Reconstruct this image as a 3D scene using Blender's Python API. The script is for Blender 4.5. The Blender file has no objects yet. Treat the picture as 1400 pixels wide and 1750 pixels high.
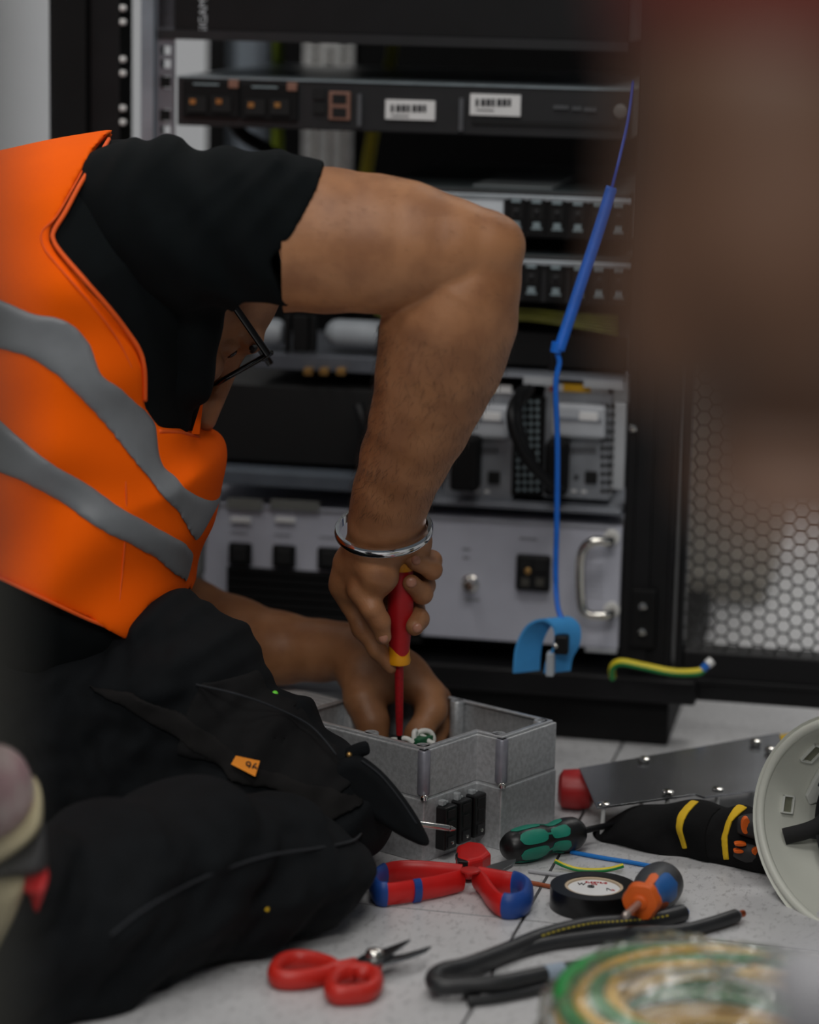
import bpy, bmesh, math, random
import numpy as np
from mathutils import Vector, Matrix

random.seed(7)
scene = bpy.context.scene
COL = scene.collection

# ------------------------------------------------------------------ camera
CAM_Z, PITCH, ROLL, FPX = 0.82, math.radians(11.4), 0.022, 4600.0
_f = np.array([0, math.cos(PITCH), -math.sin(PITCH)])
_r0 = np.array([1.0, 0, 0]); _u0 = np.cross(_r0, _f)
_r = math.cos(ROLL)*_r0 + math.sin(ROLL)*_u0
_u = -math.sin(ROLL)*_r0 + math.cos(ROLL)*_u0
CAM = np.array([0, 0, CAM_Z])
cd = bpy.data.cameras.new('camera')
cam = bpy.data.objects.new('camera', cd); COL.objects.link(cam)
cam.matrix_world = Matrix(((_r[0], _u[0], -_f[0], CAM[0]), (_r[1], _u[1], -_f[1], CAM[1]),
                           (_r[2], _u[2], -_f[2], CAM[2]), (0, 0, 0, 1)))
cd.sensor_fit = 'VERTICAL'; cd.sensor_height = 36.0
cd.lens = 36.0*FPX/1750.0
cd.clip_start = 0.05; cd.clip_end = 50
cd.dof.use_dof = True; cd.dof.focus_distance = 2.50; cd.dof.aperture_fstop = 2.4
scene.camera = cam

# ------------------------------------------------------------------ light
world = bpy.data.worlds.new('world'); scene.world = world; world.use_nodes = True
bg = world.node_tree.nodes['Background']
bg.inputs[0].default_value = (0.80, 0.90, 1.0, 1); bg.inputs[1].default_value = 0.07
def area(name, loc, sx, sy, power, col=(1, .97, .93), rot=(0, 0, 0)):
    l = bpy.data.lights.new(name, 'AREA'); l.shape = 'RECTANGLE'; l.size = sx; l.size_y = sy
    l.energy = power; l.color = col
    o = bpy.data.objects.new(name, l); COL.objects.link(o); o.location = loc; o.rotation_euler = rot
    return o
area('ceiling_light_entry', (0.0, -1.3, 2.75), 2.4, 1.2, 86)
area('ceiling_light_front', (0.15, 1.15, 2.75), 1.2, 0.6, 15)
area('ceiling_light_middle', (-0.9, 2.2, 2.75), 0.6, 1.2, 10)
area('ceiling_light_aisle', (1.1, 4.2, 2.75), 1.2, 0.6, 26)
area('ceiling_light_rear', (-1.0, 4.0, 2.75), 1.2, 0.6, 16)
vs = scene.view_settings
vs.view_transform = 'Standard'; vs.look = 'None'; vs.gamma = 1; vs.use_curve_mapping = False
vs.exposure = 0.30

# ------------------------------------------------------------------ pixel -> place helpers (author's tape measure)
def ray(px, py): return _f + _r*(px-700)/FPX - _u*(py-875)/FPX
def P(px, py, Y): d = ray(px, py); return CAM + d*(Y/d[1])
def G(px, py, z=0.0): d = ray(px, py); return CAM + d*((z-CAM_Z)/d[2])
def rm(r, Y): return r*Y*1.02/FPX

# ------------------------------------------------------------------ materials
def lin(c):
    c = c/255.0
    return c/12.92 if c <= 0.04045 else ((c+0.055)/1.055)**2.4
def S(r, g, b): return (lin(r), lin(g), lin(b))
MATS = {}
def mat(name, col, rough=.6, metal=0.0, var=0.0, vscale=40, bump=0.0, bscale=200, spec=.5, col2=None,
        trans=0.0, sheen=0.0, stretch=None, emit=None, sss=0.0, alpha=1.0, detail=4):
    if name in MATS: return MATS[name]
    m = bpy.data.materials.new(name); m.use_nodes = True; nt = m.node_tree; b = nt.nodes['Principled BSDF']
    b.inputs['Base Color'].default_value = (*col, 1); b.inputs['Roughness'].default_value = rough
    b.inputs['Metallic'].default_value = metal; b.inputs['Specular IOR Level'].default_value = spec
    if trans: b.inputs['Transmission Weight'].default_value = trans
    if sheen: b.inputs['Sheen Weight'].default_value = sheen
    if alpha < 1: b.inputs['Alpha'].default_value = alpha
    if emit: b.inputs['Emission Color'].default_value = (*emit[:3], 1); b.inputs['Emission Strength'].default_value = emit[3]
    if sss:
        b.inputs['Subsurface Weight'].default_value = sss; b.inputs['Subsurface Radius'].default_value = (.008, .003, .0015)
        b.inputs['Subsurface Scale'].default_value = .6
    tc = None
    if var or bump or col2:
        tc = nt.nodes.new('ShaderNodeTexCoord'); mp = nt.nodes.new('ShaderNodeMapping')
        nt.links.new(tc.outputs['Object'], mp.inputs[0])
        if stretch: mp.inputs['Scale'].default_value = stretch
    if var or col2:
        n = nt.nodes.new('ShaderNodeTexNoise'); n.inputs['Scale'].default_value = vscale; n.inputs['Detail'].default_value = detail
        nt.links.new(mp.outputs[0], n.inputs[0])
        r = nt.nodes.new('ShaderNodeValToRGB'); nt.links.new(n.outputs['Fac'], r.inputs[0])
        c2 = col2 if col2 else tuple(c*(1-var) for c in col)
        r.color_ramp.elements[0].position = .38; r.color_ramp.elements[0].color = (*c2, 1)
        r.color_ramp.elements[1].position = .62; r.color_ramp.elements[1].color = (*[min(1, c*(1+var*.6)) for c in col], 1)
        nt.links.new(r.outputs[0], b.inputs['Base Color'])
    if bump:
        n2 = nt.nodes.new('ShaderNodeTexNoise'); n2.inputs['Scale'].default_value = bscale; n2.inputs['Detail'].default_value = 3
        nt.links.new(mp.outputs[0], n2.inputs[0])
        bp = nt.nodes.new('ShaderNodeBump'); bp.inputs['Strength'].default_value = bump; bp.inputs['Distance'].default_value = .002
        nt.links.new(n2.outputs['Fac'], bp.inputs['Height']); nt.links.new(bp.outputs[0], b.inputs['Normal'])
    MATS[name] = m
    return m

# ------------------------------------------------------------------ mesh helpers
def npv(v): return np.asarray(v, float)
def frame(d, up=(0, 0, 1)):
    d = npv(d); d = d/np.linalg.norm(d); up = npv(up)
    if abs(d@up) > .98: up = np.array([1., 0, 0])
    x = np.cross(up, d); x /= np.linalg.norm(x); y = np.cross(d, x)
    return x, y, d
def catmull(pts, n=8, closed=False):
    pts = [npv(p) for p in pts]; out = []; N = len(pts)
    rng = range(N) if closed else range(N-1)
    for i in rng:
        if closed: a, b, c, d = pts[(i-1) % N], pts[i], pts[(i+1) % N], pts[(i+2) % N]
        else: a, b, c, d = pts[max(i-1, 0)], pts[i], pts[i+1], pts[min(i+2, N-1)]
        for k in range(n):
            t = k/n
            out.append(.5*((2*b)+(-a+c)*t+(2*a-5*b+4*c-d)*t*t+(-a+3*b-3*c+d)*t**3))
    if not closed: out.append(pts[-1])
    return out
class MB:
    def __init__(s): s.v = []; s.f = []
    def add(s, v, f):
        o = len(s.v); s.v += [tuple(float(c) for c in p) for p in v]; s.f += [tuple(i+o for i in q) for q in f]; return s
    def hexa(s, p8):   # 4 bottom ccw, 4 top
        return s.add(p8, [(3, 2, 1, 0), (4, 5, 6, 7), (0, 1, 5, 4), (1, 2, 6, 5), (2, 3, 7, 6), (3, 0, 4, 7)])
    def box(s, lo, hi, fr=None):
        (x0, y0, z0), (x1, y1, z1) = lo, hi
        p = [(x0, y0, z0), (x1, y0, z0), (x1, y1, z0), (x0, y1, z0), (x0, y0, z1), (x1, y0, z1), (x1, y1, z1), (x0, y1, z1)]
        if fr: p = [fr(*q) for q in p]
        return s.hexa(p)
    def prism(s, poly, vec):
        poly = [npv(p) for p in poly]; vec = npv(vec); n = len(poly)
        v = poly+[p+vec for p in poly]
        f = [tuple(range(n-1, -1, -1)), tuple(range(n, 2*n))]+[(i, (i+1) % n, n+(i+1) % n, n+i) for i in range(n)]
        return s.add(v, f)
    def tube(s, path, r, n=10, closed=False, up=(0, 0, 1), ry=None, caps=True):
        path = [npv(p) for p in path]; N = len(path)
        rr = r if hasattr(r, '__len__') else [r]*N
        ryy = rr if ry is None else (ry if hasattr(ry, '__len__') else [ry]*N)
        v = []
        px = None
        for i in range(N):
            if closed: d = path[(i+1) % N]-path[(i-1) % N]
            else: d = path[min(i+1, N-1)]-path[max(i-1, 0)]
            x, y, _ = frame(d, up)
            if px is not None and x@px < 0 and ry is None: x, y = -x, -y
            px = x
            for k in range(n):
                a = 2*math.pi*k/n
                v.append(path[i]+x*math.cos(a)*rr[i]+y*math.sin(a)*ryy[i])
        f = []
        for i in range(N if closed else N-1):
            j = (i+1) % N
            for k in range(n):
                f.append((i*n+k, i*n+(k+1) % n, j*n+(k+1) % n, j*n+k))
        if not closed and caps:
            f.append(tuple(range(n-1, -1, -1))); f.append(tuple((N-1)*n+k for k in range(n)))
        return s.add(v, f)
    def lathe(s, a, d, prof, n=24, arc=None):   # prof [(t,r)...] along axis d from a
        x, y, d = frame(d); a = npv(a)
        v = []; f = []
        for t, r in prof:
            for k in range(n):
                g = 2*math.pi*k/n
                v.append(a+d*t+(x*math.cos(g)+y*math.sin(g))*max(r, 1e-5))
        for i in range(len(prof)-1):
            for k in range(n):
                f.append((i*n+k, i*n+(k+1) % n, (i+1)*n+(k+1) % n, (i+1)*n+k))
        f.append(tuple(range(n-1, -1, -1))); f.append(tuple((len(prof)-1)*n+k for k in range(n)))
        return s.add(v, f)
    def ball(s, c, r, n=12, m=8, rz=None):
        c = npv(c); rz = rz or r
        pr = [(-rz*math.cos(math.pi*i/m), r*math.sin(math.pi*i/m)) for i in range(m+1)]
        return s.lathe(c, (0, 0, 1), [(t, q) for t, q in pr], n)
    def mesh(s, name):
        me = bpy.data.meshes.new(name); me.from_pydata(s.v, [], s.f); me.update(); return me
    def build(s, name, m, parent=None, smooth=False, bevel=0, seg=2, fix=True):
        me = s.mesh(name)
        if fix:
            bm = bmesh.new(); bm.from_mesh(me); bmesh.ops.recalc_face_normals(bm, faces=bm.faces); bm.to_mesh(me); bm.free()
        me.materials.append(m)
        return link(name, me, parent, smooth, bevel, seg)
def link(name, me, parent=None, smooth=False, bevel=0, seg=2):
    o = bpy.data.objects.new(name, me); COL.objects.link(o)
    setp(o, parent)
    if smooth: me.polygons.foreach_set('use_smooth', [True]*len(me.polygons))
    if smooth == 'auto':
        md = o.modifiers.new('edge', 'EDGE_SPLIT'); md.split_angle = math.radians(38)
    if bevel:
        md = o.modifiers.new('bevel', 'BEVEL'); md.width = bevel; md.segments = seg; md.limit_method = 'ANGLE'; md.angle_limit = math.radians(40)
        md.harden_normals = False
    return o
def setp(o, parent):
    if parent is not None:
        o.parent = parent
        o.matrix_parent_inverse = Matrix.Translation(-Vector(parent.get('_base', (0, 0, 0))))
def tag(o, label, cat, group=None, kind=None):
    if label: o['label'] = label
    if cat: o['category'] = cat
    if group: o['group'] = group
    if kind: o['kind'] = kind
    return o
def thing(name, label, cat, base, group=None):
    o = bpy.data.objects.new(name, None); COL.objects.link(o)
    o.empty_display_size = .02; o.location = [float(c) for c in base]; o['_base'] = [float(c) for c in base]
    return tag(o, label, cat, group)
def copy_at(o, loc, parent):
    c = o.copy(); COL.objects.link(c); c.location = loc; return c
def text(name, body, m, parent, origin, ex, ey, size, depth=.0004, font_shear=0, spacing=1.0):
    cu = bpy.data.curves.new(name, 'FONT'); cu.body = body; cu.size = size; cu.align_x = 'CENTER'; cu.align_y = 'CENTER'
    cu.extrude = depth; cu.space_character = spacing; cu.resolution_u = 3
    t = bpy.data.objects.new(name+'_tmp', cu); COL.objects.link(t)
    dg = bpy.context.evaluated_depsgraph_get()
    me = bpy.data.meshes.new_from_object(t.evaluated_get(dg))
    bpy.data.objects.remove(t)
    ex = npv(ex)/np.linalg.norm(ex); ey = npv(ey); ey = ey-ex*(ey@ex); ey /= np.linalg.norm(ey); ez = np.cross(ex, ey)
    o = npv(origin)
    me.transform(Matrix(((ex[0], ey[0], ez[0], o[0]), (ex[1], ey[1], ez[1], o[1]), (ex[2], ey[2], ez[2], o[2]), (0, 0, 0, 1))))
    me.materials.clear(); me.materials.append(m)
    return link(name, me, parent)

# ------------------------------------------------------------------ implicit surfaces (organic shapes)
def smin(a, b, k):
    if k <= 0: return np.minimum(a, b)
    h = np.clip(.5+.5*(b-a)/k, 0, 1)
    return b+(a-b)*h-k*h*(1-h)
def surface_nets(d, lo, res):
    s = d < 0
    nx, ny, nz = d.shape
    c = s[:-1, :-1, :-1].astype(np.int8)
    acc = np.zeros((nx-1, ny-1, nz-1), np.int8)
    for i in (0, 1):
        for j in (0, 1):
            for k in (0, 1):
                acc += s[i:nx-1+i, j:ny-1+j, k:nz-1+k]
    mask = (acc > 0) & (acc < 8)
    cells = np.argwhere(mask)
    idx = np.full(mask.shape, -1, np.int32); idx[mask] = np.arange(len(cells))
    ci, cj, ck = cells.T
    corner = {}
    for i in (0, 1):
        for j in (0, 1):
            for k in (0, 1):
                corner[i, j, k] = d[ci+i, cj+j, ck+k]
    sm = np.zeros((len(cells), 3)); cnt = np.zeros(len(cells))
    ks = list(corner)
    for a in ks:
        for ax in range(3):
            if a[ax] == 0:
                b = list(a); b[ax] = 1; b = tuple(b)
                va, vb = corner[a], corner[b]
                x = (va < 0) != (vb < 0)
                t = np.where(x, va/np.where(va == vb, 1, va-vb), 0)
                p = np.zeros((len(cells), 3)); p[:] = a; p[:, ax] = t
                sm += np.where(x[:, None], p, 0); cnt += x
    verts = (cells+sm/cnt[:, None])*res+np.asarray(lo)
    quads = []
    for ax in range(3):
        a = [slice(None)]*3; b = [slice(None)]*3
        a[ax] = slice(0, -1); b[ax] = slice(1, None)
        x = s[tuple(a)] != s[tuple(b)]
        e = np.argwhere(x)
        o1, o2 = [(1, 2), (2, 0), (0, 1)][ax]
        ok = (e[:, o1] > 0) & (e[:, o2] > 0) & (e[:, o1] < d.shape[o1]-1) & (e[:, o2] < d.shape[o2]-1)
        e = e[ok]
        sg = s[tuple(e.T)]
        def at(d1, d2):
            q = e.copy(); q[:, o1] += d1; q[:, o2] += d2
            return idx[tuple(q.T)]
        q = np.stack([at(-1, -1), at(0, -1), at(0, 0), at(-1, 0)], 1)
        q[~sg] = q[~sg][:, ::-1]
        quads.append(q)
    q = np.concatenate(quads)
    return verts, q[(q >= 0).all(1)]
class Field:
    def __init__(s, lo, hi, res):
        s.lo = npv(lo); s.res = res
        n = np.ceil((npv(hi)-s.lo)/res).astype(int)+1
        s.ax = [s.lo[i]+res*np.arange(n[i]) for i in range(3)]
        s.d = np.full(tuple(n), .5, np.float32)
    def blk(s, lo, hi):
        sl = []
        for i in range(3):
            a = int(np.clip((lo[i]-s.lo[i])//s.res, 0, len(s.ax[i]))); b = int(np.clip((hi[i]-s.lo[i])//s.res+2, 0, len(s.ax[i])))
            sl.append(slice(a, b))
        g = np.ix_(s.ax[0][sl[0]], s.ax[1][sl[1]], s.ax[2][sl[2]])
        return tuple(sl), [q.astype(np.float32) for q in g]
    def join(s, sl, v, k, sub=False):
        if v.size == 0: return
        if sub: s.d[sl] = -smin(-s.d[sl], v, k)
        else: s.d[sl] = smin(s.d[sl], v, k)
    def cone(s, a, b, ra, rb, k=.004, sub=False):
        a = npv(a); b = npv(b); m = max(ra, rb)+k+.02
        sl, (x, y, z) = s.blk(np.minimum(a, b)-m, np.maximum(a, b)+m)
        ba = b-a; L = ba@ba+1e-12
        t = np.clip(((x-a[0])*ba[0]+(y-a[1])*ba[1]+(z-a[2])*ba[2])/L, 0, 1)
        v = np.sqrt((x-a[0]-t*ba[0])**2+(y-a[1]-t*ba[1])**2+(z-a[2]-t*ba[2])**2)-(ra+(rb-ra)*t)
        s.join(sl, v, k, sub)
    def chain(s, pts, k=.004, kj=.006):
        tmp = Field.__new__(Field); tmp.lo = s.lo; tmp.res = s.res; tmp.ax = s.ax; tmp.d = np.full(s.d.shape, .5, np.float32)
        for (a, ra), (b, rb) in zip(pts[:-1], pts[1:]): tmp.cone(a, b, ra, rb, kj)
        s.d = smin(s.d, tmp.d, k)
    def ell(s, c, r, axes=None, k=.004, sub=False):
        c = npv(c); r = npv(r); m = r.max()+k+.02
        sl, (x, y, z) = s.blk(c-m, c+m)
        A = np.eye(3) if axes is None else npv(axes)
        x, y, z = x-c[0], y-c[1], z-c[2]
        q = [x*A[i][0]+y*A[i][1]+z*A[i][2] for i in range(3)]
        k0 = np.sqrt(sum((q[i]/r[i])**2 for i in range(3)))+1e-6; k1 = np.sqrt(sum((q[i]/r[i]**2)**2 for i in range(3)))+1e-6
        s.join(sl, k0*(k0-1)/k1, k, sub)
    def grid(s): return [q.astype(np.float32) for q in np.ix_(*s.ax)]
    def mesh(s, xf=None):
        v, q = surface_nets(s.d, s.lo, s.res)
        if xf is not None: v = xf(v)
        return v, q
def relax(v, q, it=5, lam=.5):
    e = np.concatenate([q[:, [0, 1]], q[:, [1, 2]], q[:, [2, 3]], q[:, [3, 0]]]); n = len(v)
    cnt = np.bincount(e[:, 0], minlength=n)+np.bincount(e[:, 1], minlength=n)+1e-9
    for _ in range(it):
        a = np.stack([np.bincount(e[:, 0], v[e[:, 1], k], n)+np.bincount(e[:, 1], v[e[:, 0], k], n) for k in range(3)], 1)/cnt[:, None]
        v = v+(a-v)*lam
    return v, q
def np_mesh(name, parts):
    vs, qs = [], []; o = 0
    for v, q in parts:
        vs.append(v); qs.append(q+o); o += len(v)
    v = np.concatenate(vs); q = np.concatenate(qs)
    me = bpy.data.meshes.new(name)
    me.vertices.add(len(v)); me.vertices.foreach_set('co', v.astype(np.float32).ravel())
    me.loops.add(len(q)*4); me.loops.foreach_set('vertex_index', q.astype(np.int32).ravel())
    me.polygons.add(len(q)); me.polygons.foreach_set('loop_start', np.arange(0, len(q)*4, 4, dtype=np.int32))
    me.polygons.foreach_set('loop_total', np.full(len(q), 4, np.int32))
    me.update(calc_edges=True); me.validate()
    me.polygons.foreach_set('use_smooth', np.ones(len(q), bool))
    return me
def poly_sd(px, py, poly):   # signed distance, positive inside
    poly = npv(poly); n = len(poly)
    d = np.full(px.shape, 1e9); ins = np.zeros(px.shape, bool)
    for i in range(n):
        a = poly[i]; b = poly[(i+1) % n]; e = b-a
        wx, wy = px-a[0], py-a[1]
        t = np.clip((wx*e[0]+wy*e[1])/(e@e+1e-12), 0, 1)
        d = np.minimum(d, (wx-t*e[0])**2+(wy-t*e[1])**2)
        c = ((a[1] > py) != (b[1] > py)) & (px < (b[0]-a[0])*(py-a[1])/((b[1]-a[1]) or 1e-12)+a[0])
        ins ^= c
    d = np.sqrt(d)
    return np.where(ins, d, -d)
class Plane:   # vertical plane through two ground-plan points; s along it, y away from the viewer, t height
    def __init__(s, a, b):
        a = npv(a)[:2]; b = npv(b)[:2]; s.o = a; s.e = (b-a)/np.linalg.norm(b-a); s.m = np.array([-s.e[1], s.e[0]])
    def hit(s, px, py, c=0.0):
        d = ray(px, py); k = (c-(CAM[:2]-s.o)@s.m)/(d[:2]@s.m); p = CAM+d*k
        return (p[:2]-s.o)@s.e, p[2]
    def world(s, v):
        v = npv(v); xy = s.o+v[..., :1]*s.e+v[..., 1:2]*s.m
        return np.concatenate([xy, v[..., 2:3]], -1)
class Puff:
    """a padded body: rounded outline with real thickness, in a vertical plane"""
    def __init__(s, pl, outline, T, R, smooth=5, lean=0.0):
        s.pl = pl; s.T = T; s.R = R; s.lean = lean
        pts = [pl.hit(*p) for p in outline]
        s.poly = np.array([q[:2] for q in catmull([(a, b, 0) for a, b in pts], smooth, True)]) if smooth else np.array(pts)
    def h(s, S_, T_):
        d = poly_sd(S_, T_, s.poly)
        return d, s.T*np.sqrt(np.clip(1-np.clip((s.R-d)/s.R, 0, 1)**2, 0, 1))
    def surf(s, px, py, off=0.0):
        c = -s.T
        for _ in range(4):
            a, b = s.pl.hit(px, py, c); _, h = s.h(np.array([a]), np.array([b])); c = -float(h[0])-off
        a, b = s.pl.hit(px, py, c)
        return (a, c, b)
    def wsurf(s, px, py, off=0.0): return s.pl.world(npv(s.surf(px, py, off)))
    def region(s, pix): return np.array([s.surf(*p)[::2] for p in pix])
    def field(s, res, pad=.02, fold=None, extra=None):
        lo = s.poly.min(0); hi = s.poly.max(0)
        F = Field((lo[0]-pad, -s.T-pad, lo[1]-pad), (hi[0]+pad, s.T+pad, hi[1]+pad), res)
        S2, T2 = np.meshgrid(F.ax[0], F.ax[2], indexing='ij')
        d = poly_sd(S2, T2, s.poly).astype(np.float32)
        q0 = np.maximum((s.R-d)/s.R, 0)[:, None, :]
        q1 = np.abs(F.ax[1][None, :, None])/s.T
        F.d = ((np.sqrt(q0**2+q1**2)-1)*min(s.R, s.T)).astype(np.float32)
        F.S2, F.T2 = S2, T2
        if fold is not None: F.d += fold(S2, T2)[:, None, :].astype(np.float32)
        return F
def waves(seed, n, lam, amp, ang=None, spread=.5):
    r = np.random.RandomState(seed); W = []
    for i in range(n):
        a = (r.uniform(0, math.pi) if ang is None else ang+r.uniform(-spread, spread))
        l = lam*r.uniform(.6, 1.6); W.append((math.cos(a)*2*math.pi/l, math.sin(a)*2*math.pi/l, r.uniform(0, 6.28), amp*r.uniform(.5, 1)/math.sqrt(n)))
    def f(x, y):
        o = 0
        for i, (kx, ky, p, a) in enumerate(W):
            o = o+a*np.sin(kx*x+ky*y+p+1.3*np.sin(.45*(ky*x-kx*y)+p*2))
        return o
    return f

# ================================================================== THE SETTING
TILE_YAW = math.radians(-13)
_te = np.array([math.cos(TILE_YAW), math.sin(TILE_YAW)]); _tn = np.array([-_te[1], _te[0]])
_tc = G(893, 1572)[:2]
m_tile = mat('floor_tile', S(216, 216, 217), .42, var=.05, vscale=9, bump=.05, bscale=300)
nt = m_tile.node_tree; b = nt.nodes['Principled BSDF']        # fine grey flecks in the laminate
tcn = nt.nodes.new('ShaderNodeTexCoord'); mpn = nt.nodes.new('ShaderNodeMapping'); mpn.inputs['Scale'].default_value = (1, .45, 1)
nt.links.new(tcn.outputs['Object'], mpn.inputs[0])
nz = nt.nodes.new('ShaderNodeTexNoise'); nz.inputs['Scale'].default_value = 160; nz.inputs['Detail'].default_value = 6; nz.inputs['Roughness'].default_value = .7
nt.links.new(mpn.outputs[0], nz.inputs[0])
rp_ = nt.nodes.new('ShaderNodeValToRGB'); rp_.color_ramp.elements[0].position = .36; rp_.color_ramp.elements[0].color = (*S(120, 120, 124), 1)
rp_.color_ramp.elements[1].position = .47; rp_.color_ramp.elements[1].color = (*S(214, 214, 215), 1)
nt.links.new(nz.outputs['Fac'], rp_.inputs[0])
mx = nt.nodes.new('ShaderNodeMixRGB'); mx.blend_type = 'MULTIPLY'; mx.inputs[0].default_value = .55
old = b.inputs['Base Color'].links[0].from_socket
nt.links.new(old, mx.inputs[1]); nt.links.new(rp_.outputs[0], mx.inputs[2]); nt.links.new(mx.outputs[0], b.inputs['Base Color'])
m_sub = mat('joint_dark', S(46, 46, 48), .9, var=.2)

fl = MB(); fl.add([(-4, -1.5, -.012), (4, -1.5, -.012), (4, 6.2, -.012), (-4, 6.2, -.012)], [(0, 1, 2, 3)])
floor = fl.build('floor', m_sub); tag(floor, 'pale grey speckled raised floor of square tiles', None, kind='structure')
TS = .60; gp = .0015
tb = MB(); tb.box((gp, gp, -.012), (TS-gp, TS-gp, 0)); tme = tb.mesh('tile'); tme.materials.append(m_tile)
for i in range(-4, 4):
    for j in range(-3, 6):
        o = bpy.data.objects.new('tile', tme); COL.objects.link(o); o.parent = floor
        q = _tc+_te*(i*TS)+_tn*(j*TS)
        o.location = (q[0], q[1], 0); o.rotation_euler = (0, 0, TILE_YAW)
m_wall = mat('painted_wall', S(205, 207, 210), .85, var=.03, vscale=3, bump=.05, bscale=400)
w = MB(); w.box((-4, 0, 0), (4, .12, 2.9), lambda x, y, z: (x*math.cos(TILE_YAW)-(y)*math.sin(TILE_YAW)+.3, x*math.sin(TILE_YAW)+y*math.cos(TILE_YAW)+5.0, z))
tag(w.build('wall_back', m_wall), 'plain pale grey painted wall behind the rack', None, kind='structure')
bb = MB(); bb.box((-4, -.012, 0), (4, 0, .09), lambda x, y, z: (x*math.cos(TILE_YAW)-(y)*math.sin(TILE_YAW)+.3, x*math.sin(TILE_YAW)+y*math.cos(TILE_YAW)+5.0, z))
tag(bb.build('baseboard_back', mat('baseboard', S(150, 150, 150), .7, var=.05)), None, None, kind='structure')

# ================================================================== THE RACK
YAW = math.radians(11)
RU = np.array([math.cos(YAW), -math.sin(YAW), 0]); RN = np.array([math.sin(YAW), math.cos(YAW), 0]); R0 = np.array([.285, 2.813, 0])
def rp(px, py, d=0.0):
    q = ray(px, py); k = ((R0+RN*d-CAM)@RN)/(q@RN); p = CAM+q*k
    return float((p-R0)@RU), float(p[2])
def rw(u, d, w): return R0+RU*u+RN*d+np.array([0, 0, w])
def rbox(mb, x0, y0, x1, y1, d0, d1, ref=None):     # a box whose front face spans the two measured corners
    a = rp(x0, y0, d0); c = rp(x1, y1, d0)
    return mb.box((a[0], d0, c[1]), (c[0], d1, a[1]), rw)
def ub(mb, u0, u1, w0, w1, d0, d1): return mb.box((u0, d0, w0), (u1, d1, w1), rw)
m_blk = mat('rack_black', S(15, 15, 17), .5, var=.15, vscale=30, bump=.04, bscale=600, spec=.3)
m_blk2 = mat('rack_black_matt', S(9, 9, 10), .7, var=.15, spec=.25)
m_steel = mat('rail_steel', S(150, 160, 170), .42, metal=.55, var=.1, vscale=25)
m_lgrey = mat('unit_grey', S(188, 190, 202), .5, var=.04, vscale=20)
m_chrome = mat('chrome', S(225, 222, 215), .16, metal=1, var=.05)
m_white = mat('label_white', S(222, 222, 222), .7, var=.03)
m_ink = mat('ink_dark', S(40, 40, 44), .8, var=.05)
m_galv = mat('galvanised', S(228, 228, 226), .4, metal=.12, var=.12, vscale=70)

rack = thing('server_rack', 'tall black open-front equipment rack full of network and power units', 'rack', rw(-.33, .3, 0))
uR = rp(1066, 900)[0]; uL = rp(246, 100)[0]
ZT = 1.85
# floor plinth and sill
wS = rp(1100, 1192)[1]; wS2 = rp(1100, 1150)[1]
mb = MB(); ub(mb, uL-.14, .0, .0, wS-.002, .0, .55); mb.build('plinth', m_blk2, rack, bevel=.002)
mb = MB(); ub(mb, uL-.14, .03, wS, wS2, -.022, .06); mb.build('sill', m_blk, rack, bevel=.003)
mb = MB(); ub(mb, uL-.02, uR, wS2, wS2+.006, .062, .58); mb.build('base_plate', m_blk2, rack)
# right upright (broad black corner post)
mb = MB(); ub(mb, uR, .0, wS2, ZT, 0, .05); mb.build('post', m_blk, rack, bevel=.002)
mb = MB(); ub(mb, uR+.012, uR+.03, wS2+.002, ZT, -.006, .0); mb.build('post_rib', m_blk, rack, bevel=.001)
mb = MB(); ub(mb, uR+.05, uR+.056, wS2+.002, ZT, -.005, .0); mb.build('post_rib', m_blk, rack, bevel=.001)
# left corner post, with a gap to the mounting rail
xa = rp(83, 100)[0]; xb = rp(199, 100)[0]
mb = MB(); ub(mb, xa, xa+(xb-xa)*.55, wS2, ZT, .0, .06); mb.build('post', m_blk2, rack, bevel=.002)
mb = MB(); ub(mb, xa+(xb-xa)*.55, xb, wS2, ZT, .012, .06); mb.build('post_rib', m_blk, rack, bevel=.002)
st = MB(); st.lathe((0, 0, 0), RU, [(0, .0035), (.004, .0035), (.006, .002)], 10); sme = st.mesh('stud'); sme.materials.append(m_galv)
for y in (14, 38, 102, 126, 186, 210):
    o = bpy.data.objects.new('stud', sme); COL.objects.link(o); setp(o, rack); o.location = rw(xb, .016, rp(199, y)[1])
# mounting rail: blue-grey steel angle with square holes
xm = rp(268, 100)[0]; xe = rp(298, 100)[0]
mb = MB(); ub(mb, uL, xm, wS2, ZT, -.012, .03); mb.build('mounting_rail', m_steel, rack, bevel=.001)
rail = MB()
holes = [(rp(282, y)[1], hh) for y, hh in ((86, .009), (109, .009), (140, .013), (197, .013), (222, .009), (262, .009), (290, .009))]
ub(rail, xm, xm+.004, wS2, ZT, .0, .004); ub(rail, xe-.004, xe, wS2, ZT, .0, .004)
zz = wS2
for c, hh in sorted(holes):
    ub(rail, xm+.004, xe-.004, zz, c-hh/2, .0, .004); zz = c+hh/2
ub(rail, xm+.004, xe-.004, zz, ZT, .0, .004)
rail.build('perforated_rail', mat('rail_pale', S(120, 122, 130), .45, metal=.4, var=.1), rack)
nb = MB(); nb.box((-.0055, 0, -.0055), (.0055, .008, .0055), lambda x, y, z: RU*x+RN*y+np.array([0, 0, z])); nme = nb.mesh('cage_nut'); nme.materials.append(m_blk2)
for y in (140, 197):
    o = bpy.data.objects.new('cage_nut', nme); COL.objects.link(o); setp(o, rack); o.location = rw((xm+xe)/2, -.002, rp(282, y)[1])
mb = MB(); ub(mb, xa, .0, ZT, ZT+.05, .0, .64); mb.build('top_frame', m_blk, rack, bevel=.003)
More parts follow.
